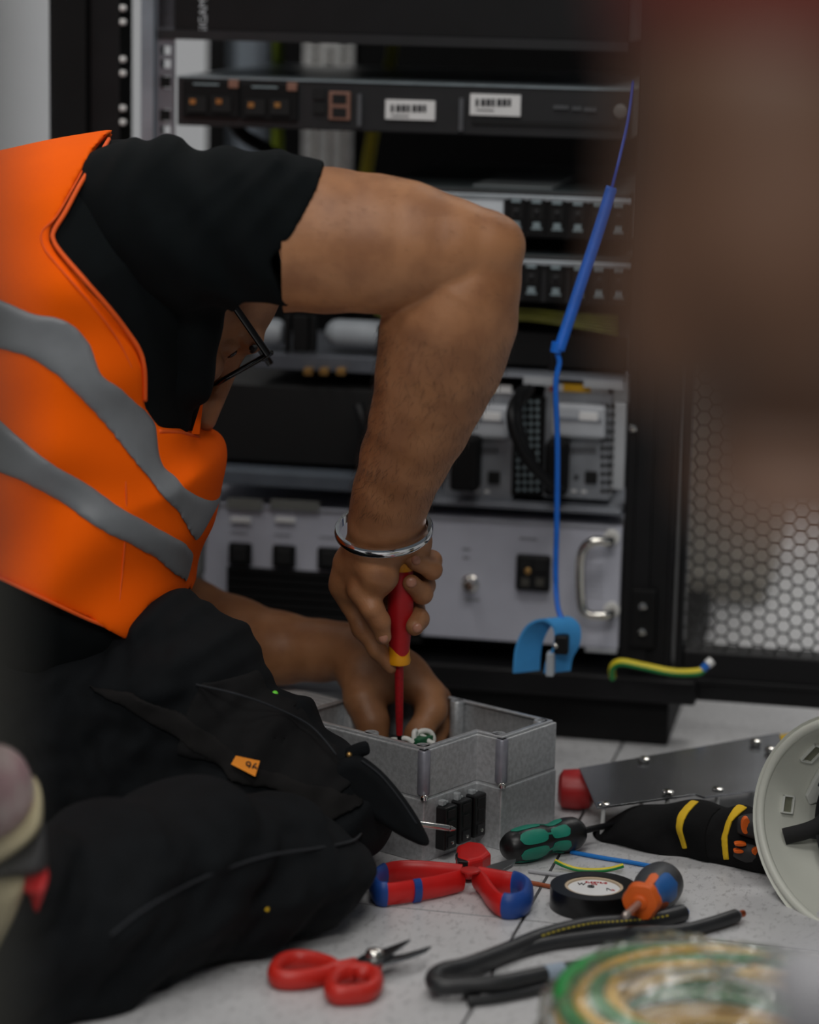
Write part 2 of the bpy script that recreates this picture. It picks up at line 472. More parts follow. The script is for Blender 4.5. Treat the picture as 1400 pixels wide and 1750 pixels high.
# rear of the rack: posts, cable-managed panel, perforated strip
D2 = .62
def rear(name, x0, y0, x1, y1, m, th=.02, d=D2): mb = MB(); rbox(mb, x0, y0, x1, y1, d, d+th); return mb.build(name, m, rack)
rear('rear_panel', 600, -1650, 1130, 1190, m_blk2)
rear('rear_panel', 300, 300, 602, 1180, m_blk2)
rear('rear_post', 366, -1650, 401, 302, m_blk2)
rear('rear_rail', 402, -1650, 456, 302, m_steel, .01)
rear('rear_post', 457, -1650, 522, 302, m_blk2)
pf = rear('perforated_strip', 522, -120, 600, 302, m_galv, .004, D2-.01)
a = rp(527, 80, D2-.012); c = rp(596, 282, D2-.012)
dm = MB(); dm.lathe((0, 0, 0), -RN, [(0, .0062), (.0014, .0055), (.002, .002)], 10); dme = dm.mesh('dimple'); dme.materials.append(m_chrome)
for r_ in range(16):
    for k_ in range(3):
        o = bpy.data.objects.new('dimple', dme); COL.objects.link(o); o.parent = pf
        o.location = rw(a[0]+(k_+.5)*(c[0]-a[0])/3, D2-.0095, a[1]-(r_*.0135+(.0067 if k_ == 1 else 0)))
# screws on the right post
sc_ = MB(); sc_.lathe((0, 0, 0), -RN, [(0, .0042), (.002, .0042), (.0036, .0025), (.004, .0005)], 14); scm = sc_.mesh('screw'); scm.materials.append(m_chrome)
for x, y in ((1083, 730), (1101, 1032), (1100, 1076)):
    q = rp(x, y); o = bpy.data.objects.new('screw', scm); COL.objects.link(o); setp(o, rack); o.location = rw(q[0], -.006 if x == 1083 else -.0125, q[1])
q = rp(1101, 1054); mb = MB(); ub(mb, q[0]-.014, q[0]+.014, q[1]-.033, q[1]+.033, -.012, 0); mb.build('hinge_plate', m_blk2, rack, bevel=.003)

# ---- the door, swung open to the right: frame + honeycomb sheet
dx0 = .004; wB = rp(1300, 1204)[1]; wM = rp(1300, 1117)[1]; um = rp(1168, 1100)[0]
door = thing('rack_door', 'open black rack door with a honeycomb perforated sheet', 'door', rw(.3, 0, wB))
UE = .60
mb = MB(); ub(mb, dx0, um, wB, ZT, -.004, .03); mb.build('door_stile', m_blk, door, bevel=.003)
mb = MB(); ub(mb, um, UE, wB, wM, -.004, .03); mb.build('door_rail', m_blk, door, bevel=.003)
mb = MB(); ub(mb, um+.012, UE-.02, wB+.02, wB+.026, -.008, -.004); mb.build('door_rail_lip', m_blk, door, bevel=.001)
mb = MB(); ub(mb, UE, UE+.05, wB, ZT, -.004, .03); mb.build('door_stile', m_blk, door, bevel=.003)
hx = MB(); R_ = .0088; wl = .0011
cs = R_*1.5; rs = R_*math.sqrt(3)
ncol = int((UE-um)/cs)+1; nrow = int((ZT-wM)/rs)+1
ca = [(math.cos(math.pi/3*k), math.sin(math.pi/3*k)) for k in range(6)]
for i in range(ncol):
    for j in range(nrow):
        u = um+i*cs; w_ = wM+j*rs+(rs/2 if i % 2 else 0)
        v = [rw(u+R_*c_, .004, w_+R_*s_) for c_, s_ in ca]+[rw(u+(R_-wl)*c_, .004, w_+(R_-wl)*s_) for c_, s_ in ca]+[rw(u+(R_-wl)*c_, .0055, w_+(R_-wl)*s_) for c_, s_ in ca]
        hx.add(v, [(k, (k+1) % 6, 6+(k+1) % 6, 6+k) for k in range(6)]+[(6+k, 6+(k+1) % 6, 12+(k+1) % 6, 12+k) for k in range(6)])
o = hx.build('honeycomb_sheet', mat('mesh_black', S(30, 30, 30), .5, var=.1), door, fix=False); o['kind'] = 'stuff'
# side panel of a neighbouring cabinet further back, seen through the honeycomb
cab = thing('storage_cabinet', 'grey-brown steel cabinet standing behind the honeycomb door', 'cabinet', rw(.25, .9, 0))
m_cab = mat('cabinet_taupe', S(186, 180, 170), .6, var=.05)
u0 = rp(1130, 900, .70)[0]; u1 = rp(1322, 900, .70)[0]
mb = MB(); ub(mb, u0, u1, .03, 1.6, .70, 1.05); mb.build('body', m_cab, cab, bevel=.004)
mb = MB(); ub(mb, u0+.01, u1-.01, .0, .03, .72, 1.03); mb.build('base', m_cab, cab)
mb = MB(); ub(mb, u0+.012, u1-.012, .06, 1.57, .692, .70); mb.build('cabinet_door', m_cab, cab, bevel=.003)
# earth wire looping from the rack foot to the door
def striped(name, path, r, ma, mb_, parent=None, n=12, phase=0.0):
    """cable jacket with a second-colour stripe running along it; returns (object, stripe)"""
    t = MB(); t.tube(path, r, n); o = t.build(name, ma, parent, smooth=True)
    return o
m_yel = mat('wire_yellow', S(226, 206, 40), .4, var=.06); m_grn = mat('wire_green', S(20, 130, 60), .4, var=.1)
pts = [P(1047, 1158, 2.77), P(1047, 1140, 2.765), P(1062, 1131, 2.76), P(1100, 1138, 2.755), P(1150, 1148, 2.75), P(1190, 1148, 2.745), P(1203, 1143, 2.745)]
ew = thing('earth_wire', 'yellow and green earth wire linking rack foot to door', 'wire', rw(0, -.03, wS2))
pth = catmull(pts, 10)
t = MB(); t.tube(pth, .0038, 10); t.build('jacket', m_yel, ew, smooth=True)
t = MB(); t.tube([q+np.array([0, -.0012, -.0016]) for q in pth], .0031, 8); t.build('green_stripe', m_grn, ew, smooth=True)
t = MB(); t.tube([P(1201, 1144, 2.745), P(1210, 1135, 2.745)], .0042, 10); t.build('crimp_sleeve', mat('crimp_blue', S(40, 110, 200), .4, var=.05), ew, smooth='auto')
t = MB(); t.tube([P(1209, 1136, 2.745), P(1217, 1129, 2.747)], .005, 10); t.build('lug', m_galv, ew, smooth='auto')

# ================================================================== UNITS IN THE RACK
def unit(name, label, cat, x0, y0, x1, y1, depth=.4, d0=0.0, m=None, bevel=.0015, body='body'):
    a = rp(x0, y0, d0); c = rp(x1, y1, d0)
    t = thing(name, label, cat, rw((a[0]+c[0])/2, d0+depth/2, c[1]))
    mb = MB(); mb.box((a[0], d0, c[1]), (c[0], d0+depth, a[1]), rw); mb.build(body, m or m_blk, t, bevel=bevel)
    return t
def face(t, name, x0, y0, x1, y1, m, proud=.003, d0=0.0, bevel=0, depth=None):
    d1 = d0-proud; mb = MB()
    a = rp(x0, y0, d1); c = rp(x1, y1, d1)
    u0, u1 = min(a[0], c[0]), max(a[0], c[0]); w0, w1 = min(a[1], c[1]), max(a[1], c[1])
    mb.box((u0, d1, w0), (u1, d0+(depth or .0005), w1), rw)
    return mb.build(name, m, t, bevel=bevel)
m_dk = mat('face_dark', S(24, 25, 28), .5, var=.1); m_pit = mat('pit_black', S(8, 8, 9), .8, var=.1)
m_txt = mat('print_white', S(185, 190, 195), .7, var=.05)
m_brass = mat('brass', S(190, 150, 90), .35, metal=.8, var=.1)
m_orange_pt = mat('port_copper', S(128, 92, 78), .5, var=.1)
m_led = mat('print_pale', S(130, 145, 150), .5, var=.05)

# 1 blank black unit at the top with upright lettering
t = unit('black_rack_unit', 'plain black rack unit with upright white lettering, topmost in the rack', 'rack unit', 268, -60, 1076, 72, .45)
mb = MB()
a = rp(268, -60); c = rp(1076, 78)
q = rp(349, 8, -.0005)
text('lettering', 'GIGAMON', m_txt, t, rw(rp(348, 14)[0], -.0006, rp(348, 14)[1]), (0, 0, 1), -RU, .0125, .0003)
face(t, 'faceplate_edge', 269, 66, 1076, 71, m_dk, .002)

# 2 network switch
t = unit('network_switch', 'slim dark network switch with port modules and two white labels', 'network switch', 303, 132, 1076, 240, .42, -.004, m_dk)
a = rp(303, 132, -.004); c = rp(1076, 240, -.004)
mb = MB(); ub(mb, a[0]-.001, c[0]+.001, a[1], a[1]+.0015, -.006, .42)
mb.build('top_cover', mat('cover_bluegrey', S(150, 162, 168), .34, metal=.25, var=.12), t)
D = -.004
for k, x in enumerate((312, 412)):
    md = face(t, 'port_module', x, 137+k*5, x+96, 202+k*5, m_blk2, .006, D, .001)
    for i in range(2):
        face(md, 'cage', x+8+i*42, 164+k*5, x+40+i*42, 192+k*5, m_pit, .009, D)
        face(md, 'gold_contact', x+12+i*45, 169+k*6, x+22+i*45, 178+k*6, m_brass, .010, D)
    face(md, 'latch_strip', x+18, 142+k*5, x+62, 146+k*5, m_led, .0072, D)
    face(md, 'indicator', x+78, 136+k*5, x+95, 151+k*5, m_orange_pt, .008, D, .001)
for r_ in range(2):
    face(t, 'blank_port', 535, 152+r_*24, 556, 170+r_*24, m_pit, .004, D)
fm = face(t, 'port_surround', 562, 156, 598, 206, m_orange_pt, .004, D, .001)
for r_ in range(2): face(fm, 'socket', 568, 161+r_*23, 592, 178+r_*23, m_pit, .0046, D)
for x in (611, 785): face(t, 'divider', x, 161+(x-611)*.04, x+6, 216+(x-611)*.045, mat('divider', S(96, 98, 102), .4, metal=.4, var=.1), .006, D)
for x0, y0, x1, y1 in ((659, 170, 743, 206), (804, 160, 889, 199)):
    lb = face(t, 'white_label', x0, y0, x1, y1, m_white, .0035, D)
    for k in range(7):
        face(lb, 'barcode_bar', x0+9+k*9.2, y0+9, x0+9+k*9.2+(7 if k % 3 else 5), y0+22, m_ink, .004, D)
    face(lb, 'print_line', x0+10, y0+27, x0+40, y0+30, m_ink, .004, D)
face(t, 'recess_slot', 806, 205, 1060, 220, m_pit, .003, D)
for k, (x, w_) in enumerate(((946, 26), (978, 16), (998, 22))): face(t, 'print_word', x, 180+k*2, x+w_, 187+k*2, mat('print_grey', S(70, 72, 75), .7, var=.05), .0032, D)
q = rp(1063, 190); mb = MB(); mb.lathe(rw(q[0], D, q[1]), -RN, [(0, .0075), (.002, .0075), (.003, .006), (.0032, .001)], 20); mb.build('round_button', mat('button_grey', S(110, 108, 106), .5, var=.05), t, smooth='auto')

# 3,4 breaker rows
def breakers(label, y0, tilt, xs, first):
    t = unit('breaker_panel', label, 'breaker panel', 640 if first else 700, y0, 1077, y0+96, .36, .004, m_dk)
    D = .004
    a = rp(640 if first else 700, y0, D); c = rp(1077, y0+96, D)
    mb = MB(); ub(mb, a[0], c[0]+.002, a[1]-.0095, a[1]-.004, -.002, .006); mb.build('front_lip', mat('lip_alu', S(168, 176, 182), .4, metal=.5, var=.08), t, bevel=.001)
    mb = MB(); ub(mb, a[0], c[0], a[1], a[1]+.0012, .004, .36); mb.build('top_cover', mat('cover_slate', S(70, 78, 80), .45, metal=.3, var=.1), t)
    if first:
        face(t, 'white_faceplate', 760, y0+14, 859, y0+86, mat('plate_white', S(205, 212, 218), .5, var=.03), .004, D, .001)
        b1 = rp(765, 305, .05)
        mb = MB(); uu = rp(800, y0)[0]; ub(mb, uu, uu+.085, a[1]+.0012, a[1]+.0022, .03, .2); mb.build('top_label', mat('cover_pale', S(140, 146, 148), .5, var=.05), t)
    for x in xs:
        yy = y0+19+(x-865)*.052
        br = face(t, 'breaker', x-15, yy, x+15, yy+66, m_blk2, .006, D, .001)
        face(br, 'window', x-8, yy+3, x+8, yy+9, m_led, .0068, D)
        face(br, 'switch_slot', x-9, yy+16, x+9, yy+36, m_pit, .0068, D)
        face(br, 'toggle', x-4, yy+20, x+4, yy+28, m_dk, .011, D, .001)
        face(br, 'print_mark', x-6, yy+41, x+6, yy+50, m_led, .0068, D)
        face(br, 'print_mark', x-9, yy+50, x+9, yy+54, m_led, .0068, D)
    return t
breakers('black breaker panel with white end plate, just behind the raised elbow', 317, .05, (882, 917, 952, 988, 1024, 1059), True)
breakers('black breaker panel without white plate, second row below the elbow', 428, .05, (908, 950, 990, 1025, 1060), False)

# 5 patch of olive fibre cables in a shallow tray
t = unit('cable_tray', 'dark tray holding olive cables under the breaker rows', 'tray', 645, 556, 1072, 634, .3, .03, m_blk2)
m_olive = mat('fibre_olive', S(92, 92, 20), .5, var=.2)
for k in range(6):
    y = 531+k*4.2; pt = [P(640+k*9, y+6+k, 2.90-.004*k), P(760, y+10, 2.885), P(880, y-2+4*math.sin(k), 2.87), P(980, y+6, 2.85), P(1060, y+10+2*k, 2.84)]
    mb = MB(); mb.tube(catmull(pt, 6), .0016, 6); c_ = mb.build('fibre_cable', m_olive, None, smooth=True)
    tag(c_, ('uppermost', 'second from top', 'third from top', 'fourth from top', 'fifth from top', 'lowest')[k]+' of six olive fibre cables in the dark tray', 'cable', 'olive fibre cables in the tray')
# rear hanging cables
for (pp, m_, nm, lb, r_) in (([P(475, -60, 3.3), P(476, 110, 3.3), P(474, 330, 3.3)], mat('cable_lime', S(150, 172, 16), .5, var=.1), 'lime_cable', 'lime green cable hanging at the back left of the rack', .0068),
                        ([P(676, -40, 3.28), P(669, 95, 3.28), P(640, 215, 3.27), P(622, 320, 3.27)], mat('cable_mustard', S(190, 178, 16), .5, var=.1), 'yellow_cable', 'yellow cable slanting down behind the switch', .0072),
                        ([P(380, 170, 3.0), P(410, 225, 3.02), P(455, 255, 3.1), P(500, 290, 3.2)], m_blk2, 'power_cable', 'black cable drooping behind the switch ports', .008)):
    mb = MB(); mb.tube(catmull(pp, 8), r_, 10); tag(mb.build(nm, m_, None, smooth=True), lb, 'cable')

# 6 connector bar with pale grey cylinder plugs (left, under the arm)
t = unit('connector_shelf', 'dark shelf with pale grey round plugs, seen beneath the upper arm', 'shelf', 432, 602, 648, 640, .2, .02, mat('shelf_slate', S(86, 90, 98), .5, metal=.2, var=.1))
m_plug = mat('plug_grey', S(150, 156, 162), .5, var=.05)
q1 = rp(432, 604, .02)
for x0, x1, nm in ((446, 481, 0), (552, 646, 1)):
    a = rp(x0, 571, .03); c = rp(x1, 576, .03)
    mb = MB(); rr = .0155; L = c[0]-a[0]
    mb.lathe(rw(a[0], .045, a[1]), RU, [(0, .004), (.002, .009), (.007, .0135), (.014, rr), (L, rr), (L+.002, rr-.002)] if nm else [(0, rr-.002), (.001, rr), (L-.008, rr), (L-.002, .0125), (L, .006)], 24)
    mb.build('plug', m_plug, t, smooth='auto')
for x in (486, 500, 530): face(t, 'bracket', x, 540, x+(8 if x != 500 else 26), 602, m_blk2, .012, .03, .001)
for x in (519, 546, 575): face(t, 'terminal', x, 629, x+14, 642, m_brass, .01, .02, .001)
# dark monitor-like unit below
t = unit('black_equipment_box', 'black boxed unit with plain dark front, left of the forearm', 'rack unit', 330, 652, 640, 800, .4, .02, m_pit)
t = unit('slate_rack_shelf', 'slate grey sloping shelf lip above the pale power unit', 'shelf', 340, 800, 640, 843, .42, -.012, mat('lip_slate', S(98, 106, 116), .5, metal=.2, var=.08))
mb = MB(); mb.tube([P(612, 690, 2.86), P(622, 730, 2.86), P(618, 790, 2.86)], .006, 8); tag(mb.build('power_cable', m_blk, None, smooth=True), 'black cable running down beside the forearm', 'cable')

# 7 rectifier modules
shelf = unit('rectifier_shelf', 'pale metal shelf lip over and under the two rectifier modules', 'shelf', 650, 857, 1062, 872, .4, -.01, mat('shelf_pale', S(128, 132, 140), .45, metal=.3, var=.08))
mb = MB(); a = rp(760, 634, -.004); c = rp(1066, 655, -.004); ub(mb, a[0], c[0], c[1], a[1], -.004, .36); mb.build('upper_lip', MATS['shelf_pale'], shelf, bevel=.001)
for x0, x1 in ((895, 945), (998, 1066)): face(shelf, 'lip_plate', x0, 637+(x0-760)*.05, x1, 650+(x1-760)*.05, mat('lip_light', S(165, 168, 172), .5, var=.04), .002, -.004)
m_alu = mat('module_alu', S(150, 154, 160), .38, metal=.45, var=.12)
m_yl = mat('label_yellow', S(232, 176, 20), .6, var=.04)
def rect_mod(label, x):
    t = unit('rectifier_module', label, 'power module', x, 664, x+112, 856, .34, .01, m_alu)
    D = .01
    face(t, 'top_strip', x+2, 654, x+110, 672, m_white, .003, D)
    face(t, 'warning_label', x+33, 655, x+80, 671, m_yl, .0035, D)
    face(t, 'red_print', x+10, 657, x+22, 669, mat('label_red', S(190, 90, 70), .6, var=.05), .0036, D)
    hd = face(t, 'pull_handle', x+14, 690, x+104, 752, mat('handle_grey', S(176, 180, 186), .4, var=.04), .016, D, .004)
    face(hd, 'handle_groove', x+18, 712, x+98, 722, mat('groove', S(126, 130, 138), .5, var=.04), .018, D)
    face(hd, 'handle_plate', x+60, 704, x+92, 720, m_white, .0185, D, .001)
    face(t, 'socket', x+70, 806, x+90, 828, m_pit, .004, D, .001)
    face(t, 'socket_print', x+52, 812, x+58, 820, m_ink, .002, D)
    for i in range(11 if x > 900 else 0):
        for j in range(3):
            face(t, 'vent_slot', x+97+j*9, 690+i*14.5, x+103+j*9, 698+i*14.5, m_pit, .0012, D)
    for i in range(8):
        face(t, 'vent_slot', x+26+i*8, 764, x+31+i*8, 776, mat('slot_grey', S(84, 84, 88), .7, var=.05), .0012, D)
    for j in range(3):
        face(t, 'print_mark', x+30+j*17, 836+j, x+38+j*17, 841+j, m_white, .0014, D)
    return t
rect_mod('metal rectifier module beside the forearm, left of the two', 764)
rect_mod('metal rectifier module next to the right rack post', 930)
# perforated black block between them, with heavy cable
t = unit('terminal_block', 'black terminal block with pale pin rows between the rectifier modules', 'terminal block', 878, 676, 928, 850, .3, .006, m_blk2)
for i in range(13):
    for j in range(4): face(t, 'pin', 883+j*11, 684+i*12.5, 888+j*11, 690+i*12.5, m_led, .002, .006)
t = unit('ribbed_side_bracket', 'pale ribbed metal bracket at the right edge of the rack', 'bracket', 1052, 688, 1066, 838, .02, -.004, MATS['lip_light'])
for k, pts in enumerate(([P(893, 668, 2.83), P(876, 700, 2.78), P(880, 740, 2.77), P(905, 790, 2.775), P(945, 830, 2.79)],
            [P(905, 665, 2.83), P(884, 695, 2.79), P(890, 745, 2.78), P(915, 800, 2.785), P(958, 842, 2.80)])):
    mb = MB(); mb.tube(catmull(pts, 8), .0062, 10)
    tag(mb.build('power_cable', m_blk, None, smooth=True), ('thick black cable curving over the terminal block, outer one', 'thick black cable curving over the terminal block, inner one')[k], 'cable')
t = unit('cable_plug', 'black cable plug under the thick cables by the right module', 'plug', 932, 755, 966, 850, .03, -.03, m_blk2, .004)
t = unit('black_cable_plug', 'large black plug on the left module, right beside the forearm', 'plug', 770, 745, 815, 842, .03, -.025, m_blk2, .004)

# 8 pale grey power unit
t = unit('power_unit', 'large pale grey power unit with knob, socket and chrome handle', 'power unit', 335, 856, 1056, 1110, .45, 0, m_lgrey)
a = rp(335, 856); c = rp(1056, 1110)
# real corners are level in the rack; header strip
face(t, 'header_strip', 340, 862, 1054, 902, mat('unit_header', S(160, 162, 170), .5, var=.05), .002)
for x0, x1 in ((352, 372), (388, 448), (462, 545)): face(t, 'label_holder', x0, 850+(x0-352)*.03, x1, 872+(x0-352)*.03, mat('holder', S(120, 122, 118), .4, var=.06), .005, 0, .001)
for x0 in (394, 470): face(t, 'bright_latch', x0, 884, x0+34, 895, m_white, .004, 0, .001)
for k, x in enumerate((390, 465, 542)):
    b_ = face(t, 'rocker_switch', x, 928+k*4, x+38, 968+k*4, m_blk2, .008, 0, .002)
    face(b_, 'rocker', x+7, 934+k*4, x+31, 962+k*4, m_pit, .011, 0, .002)
    face(t, 'switch_print', x+4, 908+k*4, x+32, 913+k*4, mat('print_soft', S(140, 142, 150), .7, var=.03), .0006)
vt = face(t, 'vent_recess', 388, 974, 720, 1100, m_pit, .001)
for k in range(8): face(vt, 'vent_fin', 388, 978+k*14, 720, 984+k*14+6, m_blk2, .006)
q = rp(804, 997); mb = MB(); mb.lathe(rw(q[0], 0, q[1]), -RN, [(0, .0095), (.002, .0095), (.003, .0075), (.012, .0068), (.0145, .0055), (.015, .001)], 20); mb.build('knob', m_chrome, t, smooth='auto')
for x, y, w_ in ((790, 936, 14), (791, 950, 11), (794, 1022, 26), (888, 918, 30)): face(t, 'printed_mark', x, y, x+w_, y+6, MATS['print_soft'], .0005)
s_ = face(t, 'socket', 882, 948, 939, 1013, m_blk, .010, 0, .003)
for i in range(2):
    for j in range(2): face(s_, 'socket_well', 888+i*25, 955+j*28, 908+i*25, 977+j*28, m_pit, .0104)
    face(s_, 'contact', 891+i*25, 988, 904+i*25, 1002, mat('contact', S(70, 68, 62), .5, var=.1), .0108)
q = rp(902, 976, -.011); mb = MB(); mb.lathe(rw(q[0], -.010, q[1]), -RN, [(0, .0035), (.002, .0035), (.0028, .002)], 12); mb.build('gold_pin', m_brass, s_, smooth='auto')
h0 = rp(1040, 927, -.03); h1 = rp(994, 940, -.03); h2 = rp(994, 1040, -.03); h3 = rp(1040, 1052, -.03)
hp = [rw(h0[0]-.0, 0, h0[1]), rw(h0[0], -.028, h0[1]), rw(h1[0]+.012, -.032, h0[1]), rw(h1[0], -.032, h1[1]-.006), rw(h2[0], -.032, h2[1]+.006), rw(h1[0]+.012, -.032, h3[1]), rw(h3[0], -.028, h3[1]), rw(h3[0], 0, h3[1])]
hp = [hp[0]]+catmull(hp[1:-1], 6)+[hp[-1]]
mb = MB(); mb.tube(hp, .0052, 12); mb.build('handle', m_chrome, t, smooth=True)
for hh in (h0, h3):
    mb = MB(); mb.lathe(rw(hh[0], 0, hh[1]), -RN, [(0, .009), (.003, .009), (.004, .006)], 16); mb.build('handle_foot', m_galv, t, smooth='auto')
for j in range(7): face(t, 'printed_text', 1004, 965+j*9, 1030, 968+j*9, MATS['print_soft'], .0005)
face(t, 'foot_lip', 1000, 1108, 1054, 1118, MATS['lip_light'], .006, 0, .001)
# soft grey conduit to the left
mb = MB(); mb.tube(catmull([P(352, 860, 2.88), P(340, 930, 2.87), P(338, 1010, 2.86), P(345, 1100, 2.86)], 8), .008, 10); tag(mb.build('grey_conduit', mat('conduit', S(110, 112, 112), .5, var=.1), None, smooth=True), 'grey conduit running down the left side of the power unit', 'conduit')

# 9 blue anti-static wrist strap hanging down the front
m_blue = mat('strap_blue', S(18, 108, 215), .42, var=.08, vscale=60)
ws = thing('wrist_strap', 'blue anti-static wrist strap with coiled cord hanging on the rack', 'wrist strap', P(935, 1140, 2.70))
mb = MB(); mb.tube(catmull([P(1084, 140, 2.795), P(1075, 205, 2.75), P(1060, 270, 2.70), P(1046, 325, 2.70)], 6), .0017, 6); mb.build('cord', mat('strap_blue_dark', S(30, 80, 190), .5, var=.05), ws, smooth=True)
A = [P(1046, 322, 2.70), P(1030, 375, 2.70), P(1012, 430, 2.70), P(995, 480, 2.70), P(975, 540, 2.70), P(956, 596, 2.70)]
cen = catmull(A, 24); helix = []
for i, c_ in enumerate(cen):
    x_, y_, d_ = frame(cen[min(i+1, len(cen)-1)]-cen[max(i-1, 0)])
    for k in range(6):
        g = 2*math.pi*(k/6)
        nx_ = cen[min(i+1, len(cen)-1)]
        r_ = .0052
        helix.append(c_+(nx_-c_)*k/6+(x_*math.cos(g)+y_*math.sin(g))*r_)
mb = MB(); mb.tube(helix, .0016, 5); mb.build('coiled_cord', m_blue, ws, smooth=True)
mb = MB(); mb.tube(cen, .0050, 8); mb.build('coil_core', m_blue, ws, smooth=True)
mb = MB(); mb.tube([P(953, 585, 2.70), P(950, 602, 2.70)], .006, 10); mb.build('strain_relief', m_blue, ws, smooth='auto')
mb = MB(); ub(mb, rp(960, 585)[0], rp(978, 585)[0], rp(960, 612)[1], rp(960, 575)[1], -.10, -.075); mb.build('clip', m_blk, ws, bevel=.002)
mb = MB(); mb.tube(catmull([P(952, 605, 2.70), P(956, 620, 2.70), P(950, 660, 2.70), P(953, 760, 2.70), P(952, 880, 2.70), P(950, 980, 2.70), P(953, 1035, 2.69), P(962, 1062, 2.68)], 6), .0029, 8); mb.build('cord', m_blue, ws, smooth=True)
# looped band
band = []
c0 = P(934, 1105, 2.68); ex = np.array([1., 0, 0]); ez = np.array([0, 0, 1.])
ctr = [(-.020, -.028), (-.018, .0), (-.008, .022), (.008, .030), (.020, .022), (.021, .004), (.014, -.012), (.012, -.026)]
cc = catmull([(a_, b_, 0) for a_, b_ in ctr], 6)
mb = MB(); half = .0145
sd = RN*.62+RU*.78; sd = sd/np.linalg.norm(sd)
v = []; th = .0013
for i, q in enumerate(cc):
    t_ = cc[min(i+1, len(cc)-1)]-cc[max(i-1, 0)]; nn = np.array([-t_[1], t_[0]])/np.linalg.norm(t_[:2])
    for s_, o_ in ((-1, th), (1, th), (1, -th), (-1, -th)):
        v.append(c0+RU*(q[0]+nn[0]*o_)+ez*(q[1]+nn[1]*o_)+sd*half*s_)
f = [(i*4+k, i*4+(k+1) % 4, i*4+4+(k+1) % 4, i*4+4+k) for i in range(len(cc)-1) for k in range(4)]+[(3, 2, 1, 0), tuple((len(cc)-1)*4+k for k in range(4))]
mb.add(v, f); mb.build('band', mat('band_blue', S(62, 150, 215), .75, var=.06, bump=.2, bscale=900), ws, smooth='auto')
mb = MB(); mb.box((.002, -.014, -.028), (.010, .002, -.004), lambda x, y, z: c0+RU*x+RN*y+ez*z); mb.build('velcro_tab', mat('tab_grey', S(170, 178, 185), .8, var=.05), ws, bevel=.001)
mb = MB(); mb.box((.010, -.016, -.004), (.024, -.002, .016), lambda x, y, z: c0+RU*x+RN*y+ez*z); mb.build('buckle', m_blk, ws, bevel=.002)
mb = MB(); mb.ball(c0+RU*.012-RN*.018+ez*.006, .003); mb.build('snap_stud', m_chrome, ws, smooth=True)

# ================================================================== THE METAL ENCLOSURE
BA = math.radians(51); e1 = np.array([math.cos(BA), math.sin(BA), 0]); e2 = np.array([-e1[1], e1[0], 0])
B0 = G(722, 1476)
def bw(a, b_, z): return B0+e1*a+e2*b_+np.array([0, 0, z])
HS, HT = .062, .1085
m_cast = mat('cast_aluminium', S(190, 192, 194), .38, metal=.5, var=.14, vscale=240, bump=.12, bscale=900)
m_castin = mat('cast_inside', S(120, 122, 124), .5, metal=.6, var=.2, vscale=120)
A1, A2, B2, ST = .080, .168, .175, .030
plan = [(0, 0), (A1, 0), (A1, -ST), (A2, -ST), (A2, B2), (0, B2)]
wallt = .006
inner = [(wallt, wallt), (A1+wallt, wallt), (A1+wallt, wallt-ST), (A2-wallt, wallt-ST), (A2-wallt, B2-wallt), (wallt, B2-wallt)]
enc = thing('metal_enclosure', 'open cast aluminium enclosure with stepped corner and black terminals', 'enclosure', bw(.08, .08, 0))
def ring(name, z0, z1, out, inn, m, bev=.0012, floor=False):
    n = len(out); v = [bw(*p, z0) for p in out]+[bw(*p, z1) for p in out]+[bw(*p, z1) for p in inn]+[bw(*p, z0) for p in inn]
    f = []
    for i in range(n):
        j = (i+1) % n
        f += [(i, j, n+j, n+i), (n+i, n+j, 2*n+j, 2*n+i), (2*n+i, 2*n+j, 3*n+j, 3*n+i), (3*n+i, 3*n+j, j, i)]
    return MB().add(v, f).build(name, m, enc, bevel=bev)
def off(poly, d): return [(a-(-1)**(0)*0+0, b_) for a, b_ in poly] if d == 0 else [(a+d*sx, b_+d*sy) for (a, b_), (sx, sy) in zip(poly, ((1, 1), (1, 1), (1, 1), (-1, 1), (-1, -1), (1, -1)))]
ring('lower_shell', 0, HS-.0008, plan, inner, m_cast)
ring('upper_shell', HS+.0008, HT, off(plan, .0008), inner, m_cast)
ring('seam_highlight', HS-.0007, HS+.0007, off(plan, .0011), inner, mat('rim_bright', S(205, 207, 209), .3, metal=.6, var=.1, vscale=150), 0)  # bright ring: the highlight along the seam put into its colour
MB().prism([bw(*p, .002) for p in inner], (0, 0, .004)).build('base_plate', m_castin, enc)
# raised rim flange with bosses
ring('rim_lip', HT, HT+.0022, off(plan, .0035), [(a+(.003 if a < .1 else -.003), b_+(.003 if b_ < .1 else -.003)) for a, b_ in inner], mat('rim_bright', S(200, 202, 204), .3, metal=.85, var=.1, vscale=150), .0008)
for a, b_ in ((.012, .012), (A1+.012, .010-ST+.004), (A2-.012, .012-ST), (A2-.012, B2-.012), (.012, B2-.012), (A2-.012, .085), (.012, .075), (.085, B2-.012)):
    bs = MB(); bs.lathe(bw(a, b_, HS), (0, 0, 1), [(0, .0072), (HT-HS+.001, .0072), (HT-HS+.0022, .0065), (HT-HS+.0022, .0032), (HT-HS-.004, .003)], 18); bs.build('screw_boss', m_cast, enc, smooth='auto')
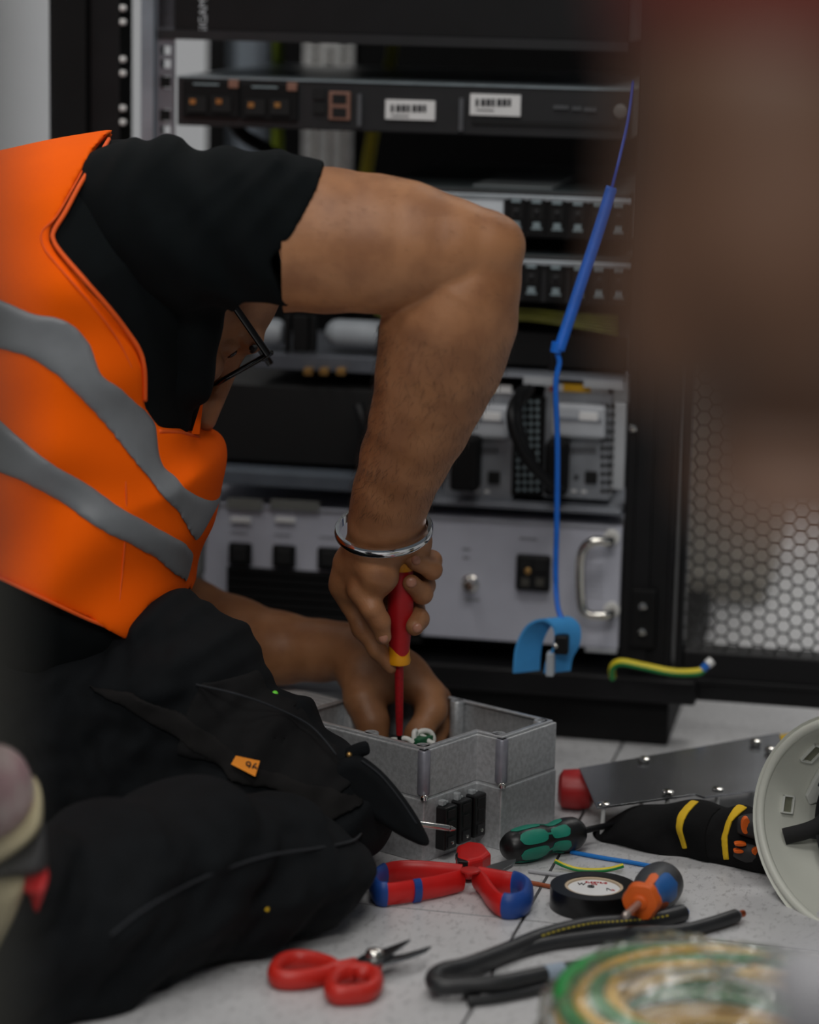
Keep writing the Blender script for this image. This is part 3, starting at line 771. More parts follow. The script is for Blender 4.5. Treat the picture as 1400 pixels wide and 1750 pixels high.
# recessed corner grooves and their screws
for (a, b_) in ((0, 0), (A1, -ST)):
    g_ = MB(); d_ = -(e1+e2)/math.sqrt(2)
    c_ = bw(a, b_, 0)
    g_.lathe(c_+np.array([0, 0, HS+.004])-d_*.0056, (0, 0, 1), [(0, .0054), (.001, .0060), (HT-HS-.005, .0060), (HT-HS-.004, .0054)], 20)
    g_.build('corner_groove', mat('groove_bright', S(150, 150, 160), .42, metal=.5, var=.15, vscale=60), enc, smooth='auto')
    s_ = MB(); s_.lathe(c_+np.array([0, 0, HS+.001])+d_*.002, (0, 0, 1), [(0, .0036), (.003, .0036), (.0045, .002), (.005, .0005)], 14); s_.build('corner_screw', m_chrome, enc, smooth='auto')
# black terminal sockets on the front face
m_term = mat('terminal_black', S(14, 14, 15), .35, var=.1)
for k in range(3):
    a0 = .018+k*.0225
    bd = MB(); bd.box((a0, -.012, .010+k*.0008), (a0+.0185, .0, .052+k*.0008), lambda x, y, z: bw(x, y, z)); o = bd.build('terminal', m_term, enc, bevel=.0015)
    for (x0, x1, z0, z1, dd, m_) in ((.004, .0145, .041, .049, .0122, m_pit), (.005, .0135, .026, .038, .0122, m_pit), (.004, .0145, .013, .023, .0122, mat('terminal_face', S(26, 26, 28), .3, var=.1))):
        w_ = MB(); w_.box((a0+x0, -dd-.0008, z0+k*.0008), (a0+x1, -dd+.002, z1+k*.0008), lambda x, y, z: bw(x, y, z)); w_.build('terminal_window', m_, o, bevel=.0005)
    p_ = MB(); p_.lathe(bw(a0+.0105, -.0125, .0165+k*.0008), -e2, [(0, .0017), (.001, .0017), (.0016, .0008)], 10); p_.build('contact_pin', m_chrome, o, smooth='auto')
    c_ = MB(); c_.box((a0+.003, -.006, .052), (a0+.009, .0, .0575+.002*(k % 2)), lambda x, y, z: bw(x, y, z)); c_.box((a0+.011, -.004, .052), (a0+.015, .0, .055), lambda x, y, z: bw(x, y, z)); c_.build('glue_residue', mat('glue_clear', S(160, 164, 166), .25, var=.2, vscale=300), o, bevel=.001)
# wiring inside: pale leads and a green block
m_wirew = mat('lead_white', S(222, 222, 216), .45, var=.04)
gb = MB(); q = G(722, 1268, .09); gb.box((-.012, -.006, -.02), (.014, .008, .006), lambda x, y, z: q+e1*x+e2*y+np.array([0, 0, z])); tag(gb.build('green_terminal_strip', mat('terminal_green', S(30, 95, 60), .5, var=.1), None, bevel=.001), 'small green terminal strip inside the metal enclosure', 'terminal strip')
lead_lab = ('white lead curling over the green terminal strip, largest loop', 'white lead standing upright against the green terminal strip', 'white lead lying low right of the screwdriver tip', 'white lead end nearest the left of the screwdriver tip', 'white lead low at the right end of the loops')
for k, pp in enumerate(([P(712, 1266, 2.500), P(712, 1255, 2.502), P(722, 1249, 2.504), P(735, 1251, 2.506), P(741, 1262, 2.506), P(738, 1275, 2.506)],
                        [P(710, 1275, 2.494), P(708, 1262, 2.494), P(708, 1252, 2.496), P(711, 1249, 2.500)],
                        [P(688, 1262, 2.492), P(697, 1263, 2.490), P(706, 1270, 2.490)],
                        [P(664, 1268, 2.500), P(674, 1264, 2.498), P(686, 1267, 2.496)],
                        [P(713, 1257, 2.506), P(724, 1259, 2.502), P(733, 1267, 2.498), P(742, 1271, 2.498)])):
    w_ = MB(); w_.tube(catmull(pp, 6), .0026, 8); tag(w_.build('white_lead', m_wirew, None, smooth=True), lead_lab[k], 'wire', 'white leads in the enclosure')
# second, closed box behind
cb = thing('junction_box', 'closed grey box with a paper label behind the open enclosure', 'box', bw(.06, .36, 0))
k0 = G(532, 1222, .098)
def kb(x, y, z): return k0+e1*x+e2*y+np.array([0, 0, z-.098])
mb = MB(); mb.box((-.02, .0, .0), (.125, .17, .086), kb); mb.build('body', m_cast, cb, bevel=.002)
mb = MB(); mb.box((-.023, -.003, .087), (.128, .173, .098), kb); mb.build('lid', mat('lid_grey', S(150, 154, 158), .4, metal=.4, var=.1, vscale=20), cb, bevel=.002)
lb = MB(); lb.box((.0, .012, .098), (.062, .085, .0984), kb); lab = lb.build('paper_label', m_white, cb)
for k in range(6):
    l_ = MB(); l_.box((.006+k*.009, .018, .0984), (.009+k*.009, .07-.006*(k % 3), .0986), kb); l_.build('print_line', mat('print_lt', S(170, 172, 176), .8, var=.03), lab)

# ================================================================== METAL PLATE ON SCREWS
pl_z = (.046, .056, .042, .036)
TL, TR, BR, BL = G(990, 1312, pl_z[0]), G(1332, 1252, pl_z[1]), G(1352, 1334, pl_z[2]), G(1020, 1380, pl_z[3])
N1, N2 = BL+(BR-BL)*.50, BL+(BR-BL)*.535
inw = (TL-BL)/np.linalg.norm(TL-BL)
N1b = N1+inw*.0; N2b = N2-inw*.010; BR2 = BR-inw*.010
pm = thing('metal_plate', 'bare steel cover plate lying on its long screws beside the tool pouch', 'plate', (TL+BR)/2*np.array([1, 1, 0]))
nrm = np.cross(BR-BL, TL-BL); nrm /= np.linalg.norm(nrm)
MB().prism([TL, BL, N1, N2b, BR2, TR], nrm*-.0022).build('sheet', mat('brushed_steel', S(150, 152, 156), .22, metal=.92, var=.14, vscale=8, bump=.04, bscale=60), pm, bevel=.0004)
cnr = lambda s_, t_: BL+(BR-BL)*s_+(TL-BL)*t_
for k, (s_, t_, hh) in enumerate(((.33, .93, .004), (.365, .06, .004), (.93, .96, .006), (.62, .03, .0008), (.04, .05, .0008), (.98, .72, .006))):
    c_ = cnr(s_, t_); sc_ = thing('plate_screw', None, None, c_) if False else None
    h_ = MB(); h_.lathe(c_+nrm*.0002, nrm, [(0, .0030), (hh*.5, .0030), (hh*.5, .0058), (hh, .0058), (hh+.001, .004), (hh+.0012, .0005)], 16)
    o = h_.build('screw_head', m_chrome, pm, smooth='auto')
    zlow = .003
    sh = MB(); sh.lathe(c_-nrm*.0024, -nrm, [(0, .0022), (max(.004, (c_[2]-zlow)/abs(nrm[2])), .0022)], 10); sh.build('screw_shank', m_galv, pm, smooth='auto')

# ================================================================== TOOL POUCH
pch = thing('tool_pouch', 'black fabric tool pouch with two yellow bands', 'pouch', G(1180, 1462))
ppl = Plane(G(1030, 1440)+np.array([0, .035, 0]), G(1345, 1502)+np.array([0, .035, 0]))
po = [(1016, 1452), (1026, 1418), (1052, 1396), (1085, 1378), (1140, 1371), (1200, 1369), (1262, 1384), (1320, 1398), (1352, 1420), (1372, 1470), (1365, 1512), (1335, 1507), (1290, 1497), (1230, 1487), (1170, 1474), (1120, 1462), (1070, 1446), (1040, 1450)]
pf_ = Puff(ppl, po, .032, .024)
fw = waves(5, 5, .06, .006)
def pfold(S2, T2): return fw(S2, T2)*.6
F = pf_.field(.0018, .012, pfold); v, q = F.mesh(ppl.world); v[:, 2] = np.maximum(v[:, 2], .0008)
me = np_mesh('pouch_body', [(v, q)]); m_fab = mat('pouch_fabric', S(19, 19, 20), .9, var=.2, vscale=90, bump=.25, bscale=1500, spec=.2); me.materials.append(m_fab); link('pouch_body', me, pch)
def pband(name, pix, lift, m, th=.0012):
    reg = pf_.region(pix)
    Fb = pf_.field(.0011, .012, pfold); d2 = poly_sd(Fb.S2, Fb.T2, reg)
    yy = Fb.ax[1][None, :, None]
    Fb.d = np.maximum(np.maximum(Fb.d-lift, -(Fb.d-lift+.004)), np.maximum(-d2[:, None, :], yy)).astype(np.float32)
    v, q = relax(*Fb.mesh(ppl.world)); v[:, 2] = np.maximum(v[:, 2], .0008); me = np_mesh(name, [(v, q)]); me.materials.append(m); return link(name, me, pch)
m_ybd = mat('band_yellow', S(226, 184, 24), .8, var=.06, bump=.2, bscale=1500)
pband('yellow_band', [(1184, 1360), (1200, 1360), (1176, 1392), (1168, 1418), (1173, 1452), (1163, 1453), (1156, 1420), (1161, 1390)], .0016, m_ybd)
pband('yellow_band', [(1262, 1372), (1282, 1376), (1252, 1404), (1242, 1432), (1246, 1470), (1236, 1470), (1230, 1434), (1240, 1404)], .0016, m_ybd)
pband('pouch_cuff', [(1196, 1360), (1240, 1366), (1212, 1400), (1205, 1428), (1212, 1476), (1174, 1464), (1169, 1420), (1178, 1390)], .0010, mat('cuff_fabric', S(14, 14, 15), .9, var=.2, bump=.3, bscale=1500, spec=.2))
# pliers handles peeking out of the pouch
pk = thing('pouch_pliers', 'black and orange pliers handles sticking out of the pouch', 'pliers', G(1310, 1470))
m_grip = mat('grip_black', S(34, 34, 35), .6, var=.1); m_or = mat('grip_orange', S(225, 98, 20), .55, var=.06)
for k, pp in enumerate(([(1262, 1410), (1290, 1412), (1330, 1422), (1370, 1440)], [(1256, 1450), (1290, 1458), (1330, 1468), (1366, 1482)])):
    Yb = pf_.wsurf(1262, 1430)[1]-.001
    path = catmull([P(x, y, Yb-.004*i) for i, (x, y) in enumerate(pp)], 6)
    h_ = MB(); n_ = len(path); h_.tube(path, [.0075+.005*math.sin(math.pi*min(1, i/(n_-1)*1.1)) for i in range(n_)], 14); o = h_.build('handle', m_grip, pk, smooth=True)
    spots = ((1275, 1412, .0045, .008),) if k == 0 else ((1300, 1456, .0085, .0045), (1326, 1462, .004, .004), (1266, 1444, .006, .0018), (1263, 1456, .005, .0018))
    for x, y, ru, rz in spots:
        c_ = P(x, y, Yb-.0135 if k == 0 else Yb-.0145)
        d_ = MB(); n2 = 16
        d_.prism([c_+np.array([math.cos(6.283*i/n2)*ru, .3*math.cos(6.283*i/n2)*ru, math.sin(6.283*i/n2)*rz-.1*math.cos(6.283*i/n2)*ru]) for i in range(n2)], (0, .008, 0)); d_.build('orange_inlay', m_or, o, bevel=.0008)
# red handle tool behind the enclosure
rt = thing('red_handle_tool', 'red-handled tool lying behind the enclosure under the steel plate', 'tool', G(995, 1405))
c_ = G(958, 1408)+np.array([0, .05, .021]); d_ = np.array([1, -.12, 0])
mb = MB(); mb.lathe(c_, d_, [(0, .013), (.004, .019), (.02, .0205), (.032, .0185), (.035, .014)], 24); mb.build('handle', mat('handle_red', S(168, 28, 30), .42, var=.08), rt, smooth='auto')
mb = MB(); mb.lathe(c_+d_*.0352, d_, [(0, .013), (.006, .0135), (.012, .010)], 20); mb.build('collar', mat('collar_amber', S(214, 150, 20), .5, var=.05), rt, smooth='auto')
mb = MB(); mb.lathe(c_+d_*.047, d_, [(0, .0045), (.07, .004)], 14); mb.build('shaft', m_blk, rt, smooth='auto')
# yellow-black tool beyond plate
yt = thing('yellow_tool_grip', 'yellow and black tool grip lying past the far end of the plate', 'tool', G(1350, 1285))
mb = MB(); q = G(1338, 1275, .02); mb.tube([q, q+np.array([.02, .006, 0]), q+np.array([.055, .012, 0])], [.011, .0125, .012], 14); mb.build('grip', m_grip, yt, smooth=True)
mb = MB(); mb.tube([q-np.array([.004, 0, 0]), q+np.array([.010, .003, 0])], [.0118, .0128], 14); mb.build('yellow_ring', m_ybd, yt, smooth='auto')

# ================================================================== SCREWDRIVERS, TAPE, PLIERS, SCISSORS
def lathe_tool(a, b_): a = npv(a); b_ = npv(b_); L = np.linalg.norm(b_-a); return a, (b_-a)/L, L
# green/black screwdriver
zc = .0172
a, d_, L = lathe_tool(G(880, 1446, zc), G(992, 1421, zc))
sd1 = thing('green_screwdriver', 'black screwdriver with green grip pads lying against the enclosure', 'screwdriver', a*np.array([1, 1, 0]))
d_ = d_*1.0; L = .086
prof = [(-.013, .002), (-.0125, .007), (-.010, .0108), (-.004, .0142), (.006, .0162), (.018, .0168), (.030, .0155), (.038, .0135), (.044, .0132), (.052, .0152), (.062, .0166), (.072, .0158), (.079, .012), (.082, .0065)]
m_wb = mat('driver_black', S(20, 21, 22), .38, var=.1); m_wg = mat('driver_green', S(22, 130, 108), .5, var=.06)
def prof_r(p, t): return float(np.interp(t, [x for x, _ in p], [y for _, y in p]))
mb = MB(); mb.lathe(a, d_, [(t, prof_r(prof, t)) for t in np.linspace(-.013, .082, 40)], 30); mb.build('handle', m_wb, sd1, smooth='auto')
X, Y_, D_ = frame(d_)
def pad(t0, t1, g0, g1, lift=.0006):
    v = []; nt_, ng = 12, 8; p_ = MB()
    for layer in (lift, -.001):
        for i in range(nt_+1):
            t = t0+(t1-t0)*i/nt_; sq = math.sqrt(max(0, 1-abs(2*i/nt_-1)**4))*.98+.02
            for j in range(ng+1):
                g = (g0+g1)/2+(g1-g0)/2*(2*j/ng-1)*sq; r_ = prof_r(prof, t)+layer
                v.append(a+D_*t+(X*math.cos(g)+Y_*math.sin(g))*r_)
    f = []; o2 = (nt_+1)*(ng+1)
    for i in range(nt_):
        for j in range(ng):
            k = i*(ng+1)+j; f += [(k, k+1, k+ng+2, k+ng+1), (o2+k, o2+k+ng+1, o2+k+ng+2, o2+k+1)]
    for j in range(ng): f += [(j, o2+j, o2+j+1, j+1), (nt_*(ng+1)+j, nt_*(ng+1)+j+1, o2+nt_*(ng+1)+j+1, o2+nt_*(ng+1)+j)]
    for i in range(nt_): f += [(i*(ng+1), (i+1)*(ng+1), o2+(i+1)*(ng+1), o2+i*(ng+1)), (i*(ng+1)+ng, o2+i*(ng+1)+ng, o2+(i+1)*(ng+1)+ng, (i+1)*(ng+1)+ng)]
    return p_.add(v, f)
for k in range(6):
    g = math.pi/3*k+.35
    pad(-.003, .031, g-.43, g+.43).build('grip_pad', m_wg, sd1, smooth='auto')
    pad(.035, .057, g-.41, g+.41).build('grip_pad', m_wg, sd1, smooth='auto')
    pad(.0295, .0375, g-.07, g+.07).build('grip_bridge', m_wg, sd1, smooth='auto')
text('end_mark', '15', m_wg, sd1, a-D_*.0108+np.array([.003, 0, .001]), np.cross(-D_, (0, 0, 1)), (0, 0, 1), .009, .0006)
mb = MB(); mb.tube([a-D_*.0105+(-np.cross(-D_, (0, 0, 1)))*.0045+np.array([math.cos(t)*0, 0, math.sin(t)*.0028])+np.cross(-D_, (0, 0, 1))*math.cos(t)*.0028 for t in np.linspace(0, 6.28, 17)[:-1]], .0004, 5, closed=True); mb.build('end_mark', m_wg, sd1)
for k in range(5): text('handle_print', ('ph', 'i', 'o', 'ii', 'x')[k], mat('print_dim', S(120, 122, 124), .6, var=.05), sd1, a+D_*(.060+.0035*k)+(X*math.cos(2.6)+Y_*math.sin(2.6))*.0166, np.cross((X*math.cos(2.6)+Y_*math.sin(2.6)), D_), D_, .004, .0003) if k < 0 else None
mb = MB(); mb.lathe(a+D_*.082, D_, [(0, .0032), (.03, .003), (.045, .0018)], 12); mb.build('shaft', m_blk, sd1, smooth='auto')

# black insulating tape
tc_ = G(1014, 1550); tc_ = np.array([tc_[0], tc_[1], 0]); tr = .0392; th_ = .020
tp = thing('insulation_tape', 'roll of glossy black insulating tape with printed white core', 'tape', tc_)
def annulus(r0, r1, z0, z1, n=56):
    v = []; f = []
    for r_, z in ((r1, z0), (r1, z1), (r0, z1), (r0, z0)):
        v += [tc_+np.array([math.cos(6.2832*k/n)*r_, math.sin(6.2832*k/n)*r_, z]) for k in range(n)]
    for l in range(4):
        for k in range(n): f.append((l*n+k, l*n+(k+1) % n, ((l+1) % 4)*n+(k+1) % n, ((l+1) % 4)*n+k))
    return MB().add(v, f)
annulus(.0262, tr, .0004, th_).build('tape_winding', mat('tape_black', S(18, 18, 19), .28, var=.1, vscale=50), tp, smooth='auto', bevel=.0005)
annulus(.0235, .0262, .0004, th_-.0008).build('paper_core', mat('core_card', S(196, 176, 150), .8, var=.06), tp, smooth='auto')
mb = MB(); mb.lathe(tc_+np.array([0, 0, th_-.0045]), (0, 0, 1), [(0, .0236), (.002, .0236)], 48); dsk = mb.build('label_disc', m_white, tp, smooth='auto')
m_red = mat('print_red', S(180, 36, 40), .7, var=.05)
zt = th_-.0022
text('core_print', 'W', m_ink, dsk, tc_+np.array([-.0105, .010, zt]), (1, -.1, 0), (.1, 1, 0), .007)
text('core_print', 'ELECTRIC', m_red, dsk, tc_+np.array([.003, .0145, zt]), (1, -.1, 0), (.1, 1, 0), .0046)
text('core_print', 'PVC', m_red, dsk, tc_+np.array([.001, .0100, zt]), (1, -.1, 0), (.1, 1, 0), .003)
text('core_print', '@', m_ink, dsk, tc_+np.array([-.0025, .0045, zt]), (1, -.1, 0), (.1, 1, 0), .007)
text('core_print', '/\\', m_ink, dsk, tc_+np.array([.0125, -.003, zt]), (1, .3, 0), (-.3, 1, 0), .008)
text('core_print', 'A', m_red, dsk, tc_+np.array([.0165, -.0045, zt]), (1, .3, 0), (-.3, 1, 0), .005)

# orange-collared screwdriver across the cable
tip = G(1044, 1580, .017); col_ = G(1098, 1539, .0255)
a, d_, L = lathe_tool(tip, col_); d_ = npv([.33, .93, -.09]); d_ /= np.linalg.norm(d_)
sd2 = thing('orange_screwdriver', 'screwdriver with orange collar and blue-grey handle resting on the black cable', 'screwdriver', col_*np.array([1, 1, 0]))
pr2 = [(.001, .011), (.008, .0135), (.018, .0145), (.03, .0178), (.045, .0205), (.058, .0213), (.070, .0200), (.080, .016), (.086, .009), (.0875, .002)]
mb = MB(); mb.lathe(col_, d_, [(t, prof_r(pr2, t)) for t in np.linspace(.001, .0875, 30)], 28); mb.build('handle', mat('driver_slate', S(58, 60, 64), .45, var=.08), sd2, smooth='auto')
a2 = a; X, Y_, D_ = frame(d_)
_a, _prof = a, prof; a = col_; prof = pr2
m_dblue = mat('driver_blue', S(36, 98, 168), .45, var=.06)
pad(.008, .046, 2.0, 3.5, .0008).build('blue_inlay', m_dblue, sd2, smooth='auto')
pad(.008, .046, -1.2, .3, .0008).build('blue_inlay', m_dblue, sd2, smooth='auto')
pad(.004, .030, 3.4, 3.9, .0010).build('orange_inlay', m_or, sd2, smooth='auto')
pad(.004, .030, 1.5, 2.0, .0010).build('orange_inlay', m_or, sd2, smooth='auto')
a, prof = _a, _prof
nh = 6; v = []
for t, r_ in ((-.010, .010), (-.009, .0150), (-.002, .0172), (.003, .0165), (.004, .012)):
    for k in range(24):
        g = 6.2832*k/24; rr = r_*(1+.055*math.cos(6*g))
        v.append(col_+D_*t+(X*math.cos(g)+Y_*math.sin(g))*rr)
f = [(i*24+k, i*24+(k+1) % 24, i*24+24+(k+1) % 24, i*24+24+k) for i in range(4) for k in range(24)]+[tuple(range(23, -1, -1)), tuple(range(96, 120))]
MB().add(v, f).build('collar', m_or, sd2, smooth='auto')
mb = MB(); mb.lathe(col_-D_*.0095, -D_, [(0, .0072), (.002, .007), (.003, .0052), (.0045, .005)], 18); mb.build('collar_boss', m_or, sd2, smooth='auto')
mb = MB(); mb.lathe(col_-D_*.012, -D_, [(0, .0032), (.036, .003), (.040, .0036), (.046, .0030), (.048, .001)], 14); mb.build('shaft', mat('shaft_clear', S(170, 158, 150), .25, metal=.5, var=.1), sd2, smooth='auto')

# red and blue cable shears
cs_ = thing('cable_shears', 'red cable shears with blue looped handle ends, jaws open', 'shears', G(800, 1510))
m_pr = mat('shear_red', S(206, 30, 28), .38, var=.06); m_pb = mat('shear_blue', S(28, 72, 150), .45, var=.08)
def loop(pts, z, rh, rv, m1, i0, i1, nm, m2, nm2):
    path = catmull([G(x, y, zz) for (x, y), zz in zip(pts, z)], 8)
    n_ = len(path)
    k0, k1 = int(i0*n_), int(i1*n_)
    for seg, m_, nme_ in ((path[:k0+1], m1, nm), (path[k0:k1+1], m2, nm2), (path[k1:], m1, nm)):
        if len(seg) > 1:
            b_ = 1.12 if nme_ == nm2 else 1
            t_ = MB(); t_.tube(seg, rh*b_, 14, ry=rv*b_); t_.build(nme_, m_, cs_, smooth='auto')
zH = [.012]*12
loop([(790, 1496), (752, 1492), (712, 1489), (675, 1490), (652, 1498), (640, 1512), (648, 1527), (672, 1527), (712, 1521), (750, 1514), (790, 1504)], zH[:11], .0046, .0105, m_pr, .38, .66, 'handle', m_pb, 'handle_end')
t_ = MB(); t_.tube([G(706, 1523, .012), G(718, 1521, .012)], .0052, 14, ry=.0112); t_.build('blue_stripe', m_pb, cs_, smooth='auto')
loop([(818, 1500), (840, 1504), (862, 1508), (885, 1512), (900, 1523), (896, 1542), (875, 1549), (853, 1545), (838, 1530), (826, 1512), (816, 1502)], zH[:11], .0056, .0108, m_pr, .26, .66, 'handle', m_pb, 'handle_end')
# head block, pivot disc, blades
hb = [G(778, 1505), G(800, 1512), G(824, 1506), G(838, 1496), G(826, 1480), G(800, 1476), G(780, 1484)]
MB().prism([p+np.array([0, 0, .003]) for p in hb], (0, 0, .020)).build('head', m_pr, cs_, bevel=.004, seg=3)
pv = G(804, 1488, .023); mb = MB(); mb.lathe(pv*np.array([1, 1, 0])+np.array([0, 0, .0225]), (0, 0, 1), [(0, .009), (.0016, .009), (.0022, .0075)], 22); mb.build('pivot', mat('pivot_red', S(190, 40, 36), .35, var=.05), cs_, smooth='auto')
q = [G(826, 1489, .014), G(838, 1483, .014), G(862, 1476, .014), G(882, 1473, .014), G(876, 1483, .014), G(856, 1494, .014), G(838, 1500, .014)]
MB().prism(q, (0, 0, .0032)).build('blade', mat('blade_steel', S(120, 122, 124), .3, metal=.8, var=.15, vscale=60), cs_, bevel=.0006)
q = [G(783, 1482, .016), G(778, 1470, .016), G(784, 1465, .016), G(797, 1473, .016), G(800, 1483, .016)]
MB().prism(q, (0, 0, .006)).build('jaw', mat('jaw_dark', S(30, 30, 32), .4, metal=.4, var=.1), cs_, bevel=.0008)

# red scissors
sz = thing('scissors', 'small red-handled scissors with dark blades open on the floor', 'scissors', G(600, 1680))
m_sr = mat('scissor_red', S(196, 40, 30), .42, var=.07)
def sloop(pts, z, rh, rv):
    path = catmull([G(x, y, z) for x, y in pts], 8, True)
    t_ = MB(); t_.tube(path, rh, 14, closed=True, ry=rv); return t_.build('finger_loop', m_sr, sz, smooth=True)
sloop([(470, 1660), (484, 1645), (512, 1640), (545, 1645), (570, 1655), (560, 1665), (530, 1672), (498, 1675), (474, 1672)], .009, .0062, .0088)
sloop([(566, 1690), (572, 1674), (590, 1664), (620, 1662), (640, 1668), (642, 1684), (628, 1696), (600, 1700), (574, 1700)], .009, .0062, .0088)
t_ = MB(); t_.tube([G(560, 1660, .010), G(590, 1652, .011), G(608, 1646, .012)], [.0075, .006, .0052], 12); t_.build('shank_grip', m_sr, sz, smooth=True)
t_ = MB(); t_.tube([G(612, 1668, .010), G(632, 1658, .011), G(645, 1650, .012)], [.0072, .0062, .0055], 12); t_.build('shank_grip', m_sr, sz, smooth=True)
m_sb = mat('scissor_steel', S(92, 96, 100), .25, metal=.9, var=.15, vscale=40)
def blade(pix, z, th, m_): return MB().prism([G(x, y, z) for x, y in pix], (0, 0, th)).build('blade', m_, sz, bevel=.0004)
blade([(604, 1645), (622, 1634), (640, 1640), (690, 1634), (738, 1620), (728, 1629), (700, 1640), (660, 1650), (630, 1650)], .013, .0022, m_sb)
blade([(640, 1655), (628, 1648), (640, 1630), (664, 1622), (702, 1608), (696, 1614), (672, 1632), (655, 1645)], .0156, .0022, m_sb)
pp = G(640, 1631, .018); mb = MB(); mb.lathe(pp, (0, 0, 1), [(0, .008), (.002, .0078), (.004, .006), (.0052, .003), (.0055, .0005)], 20); mb.build('pivot', m_chrome, sz, smooth='auto')

# ================================================================== CABLES AND WIRE OFFCUTS
m_cbl = mat('cable_black', S(40, 41, 43), .42, var=.12, vscale=60)
def cable(nm, pts, z, r, m_, label, cat='cable', group=None, n=12, dens=8):
    zs = z if hasattr(z, '__len__') else [z]*len(pts)
    path = catmull([G(x, y, zz) for (x, y), zz in zip(pts, zs)], dens)
    t_ = MB(); t_.tube(path, r, n); o = t_.build(nm, m_, None, smooth='auto')
    if label: tag(o, label, cat, group)
    return o, path
c1 = thing('black_cable', 'thick black cable with yellow markings, doubled back on the floor', 'cable', G(900, 1640))
o, pth = cable('jacket', [(1168, 1560), (1120, 1572), (1060, 1578), (1000, 1583), (930, 1600), (860, 1628), (800, 1650), (758, 1660), (742, 1672), (752, 1684), (800, 1684), (860, 1680), (930, 1666), (1000, 1655), (1080, 1650), (1200, 1660)],
            [.0075, .0075, .0075, .008, .009, .010, .012, .014, .014, .013, .013, .013, .012, .010, .0075, .0075], .0077, m_cbl, None)
setp(o, c1)
dk = mat('cable_print', S(176, 160, 50), .6, var=.1)
for i in range(6, 34):
    p_, p2 = pth[i], pth[i+1]; d_ = (p2-p_)
    e_ = np.array([d_[1], -d_[0], 0]); e_ = e_/np.linalg.norm(e_)
    if e_[1] > 0: e_ = -e_
    nrm_ = e_*.82+np.array([0, 0, .57]); c_ = p_+nrm_*.0073
    t_ = MB(); t_.tube([c_, c_+d_*.55], .0011, 5); t_.build('yellow_marking', dk, c1)
t_ = MB(); q = pth[0]; t_.lathe(q+np.array([.0005, .0003, 0]), pth[0]-pth[1], [(0, .0042), (.003, .004)], 12); t_.build('blue_core', m_blue, c1, smooth='auto')
o, p2 = cable('black_cable', [(770, 1672), (815, 1655), (868, 1632), (930, 1614), (1000, 1603), (1080, 1594), (1160, 1592), (1218, 1578), (1258, 1565)], [.006, .006, .006, .006, .0065, .0065, .0065, .007, .0075], .0062, m_cbl, None)
c2 = thing('black_cable', 'black cable with bare copper end beside the wire bag', 'cable', G(1240, 1575)); o.name = 'jacket'; setp(o, c2)
t_ = MB(); e_ = p2[-1]; dd = p2[-1]-p2[-4]; dd /= np.linalg.norm(dd); t_.lathe(e_, dd, [(0, .0034), (.010, .0032), (.0105, .001)], 12); t_.build('copper_core', mat('copper', S(170, 84, 50), .35, metal=.7, var=.1), c2, smooth='auto')
t_ = MB(); t_.lathe(e_-dd*.001, dd, [(0, .0048), (.004, .0046)], 12); t_.build('grey_insulation', mat('insul_grey', S(110, 118, 126), .5, var=.1), c2, smooth='auto')
o, p3 = cable('black_cable', [(800, 1712), (850, 1706), (910, 1694), (980, 1676), (1060, 1668)], .0045, .0042, m_cbl, 'thin dark cable running low in front of the doubled cable')
t_ = MB(); qq = [pth[int(len(pth)*.80)], pth[int(len(pth)*.82)]]; t_.tube([qq[0], qq[0]+(qq[1]-qq[0])*1.2], .0081, 14); t_.build('pale_tape_band', mat('tape_pale', S(150, 165, 182), .6, var=.05), c1, smooth='auto')
mb = MB(); q = G(806, 1696, .005); mb.box((-.007, -.006, -.005), (.007, .006, .006), lambda x, y, z: q+np.array([x, y, z])); tag(mb.build('cable_clip', m_blk2, None, bevel=.002), 'small black clip under the bend of the doubled cable', 'clip')
cable('blue_wire', [(976, 1456), (1030, 1466), (1080, 1474), (1132, 1484)], .0022, .0021, mat('wire_blue', S(20, 120, 205), .4, var=.06), 'straight blue wire offcut in front of the pouch', 'wire')
yg = thing('earth_wire_offcut', 'short curved yellow and green wire offcut behind the tape roll', 'wire', G(1005, 1486))
o, p4 = cable('jacket', [(948, 1471), (965, 1479), (990, 1486), (1025, 1487), (1048, 1484), (1065, 1479)], [.009, .005, .0025, .0025, .004, .006], .0021, m_yel, None); setp(o, yg)
t_ = MB(); t_.tube([p+np.array([0, -.0011, -.0004]) for p in p4], .0016, 8); t_.build('green_stripe', m_grn, yg, smooth=True)
cable('grey_wire', [(904, 1488), (940, 1493), (985, 1496), (1052, 1494)], .0022, .0021, mat('wire_grey', S(172, 174, 178), .45, var=.05), 'pale grey wire offcut behind the tape roll', 'wire')
cable('brown_wire', [(898, 1507), (920, 1511), (950, 1517)], .0022, .0021, mat('wire_brown', S(150, 76, 40), .45, var=.06), 'brown wire offcut between the shears and the tape roll', 'wire')
# metal punch sticking out of the pocket
pn = thing('metal_punch', 'pointed steel punch poking out from under the pocket flap', 'punch', P(740, 1412, 2.36))
mb = MB(); pa, pb_ = P(690, 1404, 2.350), P(779, 1417, 2.355); L = np.linalg.norm(pb_-pa); mb.lathe(pa, pb_-pa, [(0, .0028), (L*.86, .0028), (L*.88, .0022), (L*.9, .0028), (L, .0008)], 14); mb.build('shaft', m_chrome, pn, smooth='auto')

# ================================================================== THE KNEELING WORKER
wk = thing('person', 'person kneeling in black clothes and orange high-visibility vest, driving a screw', 'person', (-.3, 2.4, 0))
m_skin = mat('skin', (.365, .165, .072), .5, var=.10, vscale=30, bump=.16, bscale=520, sss=.10, col2=(.285, .120, .050))
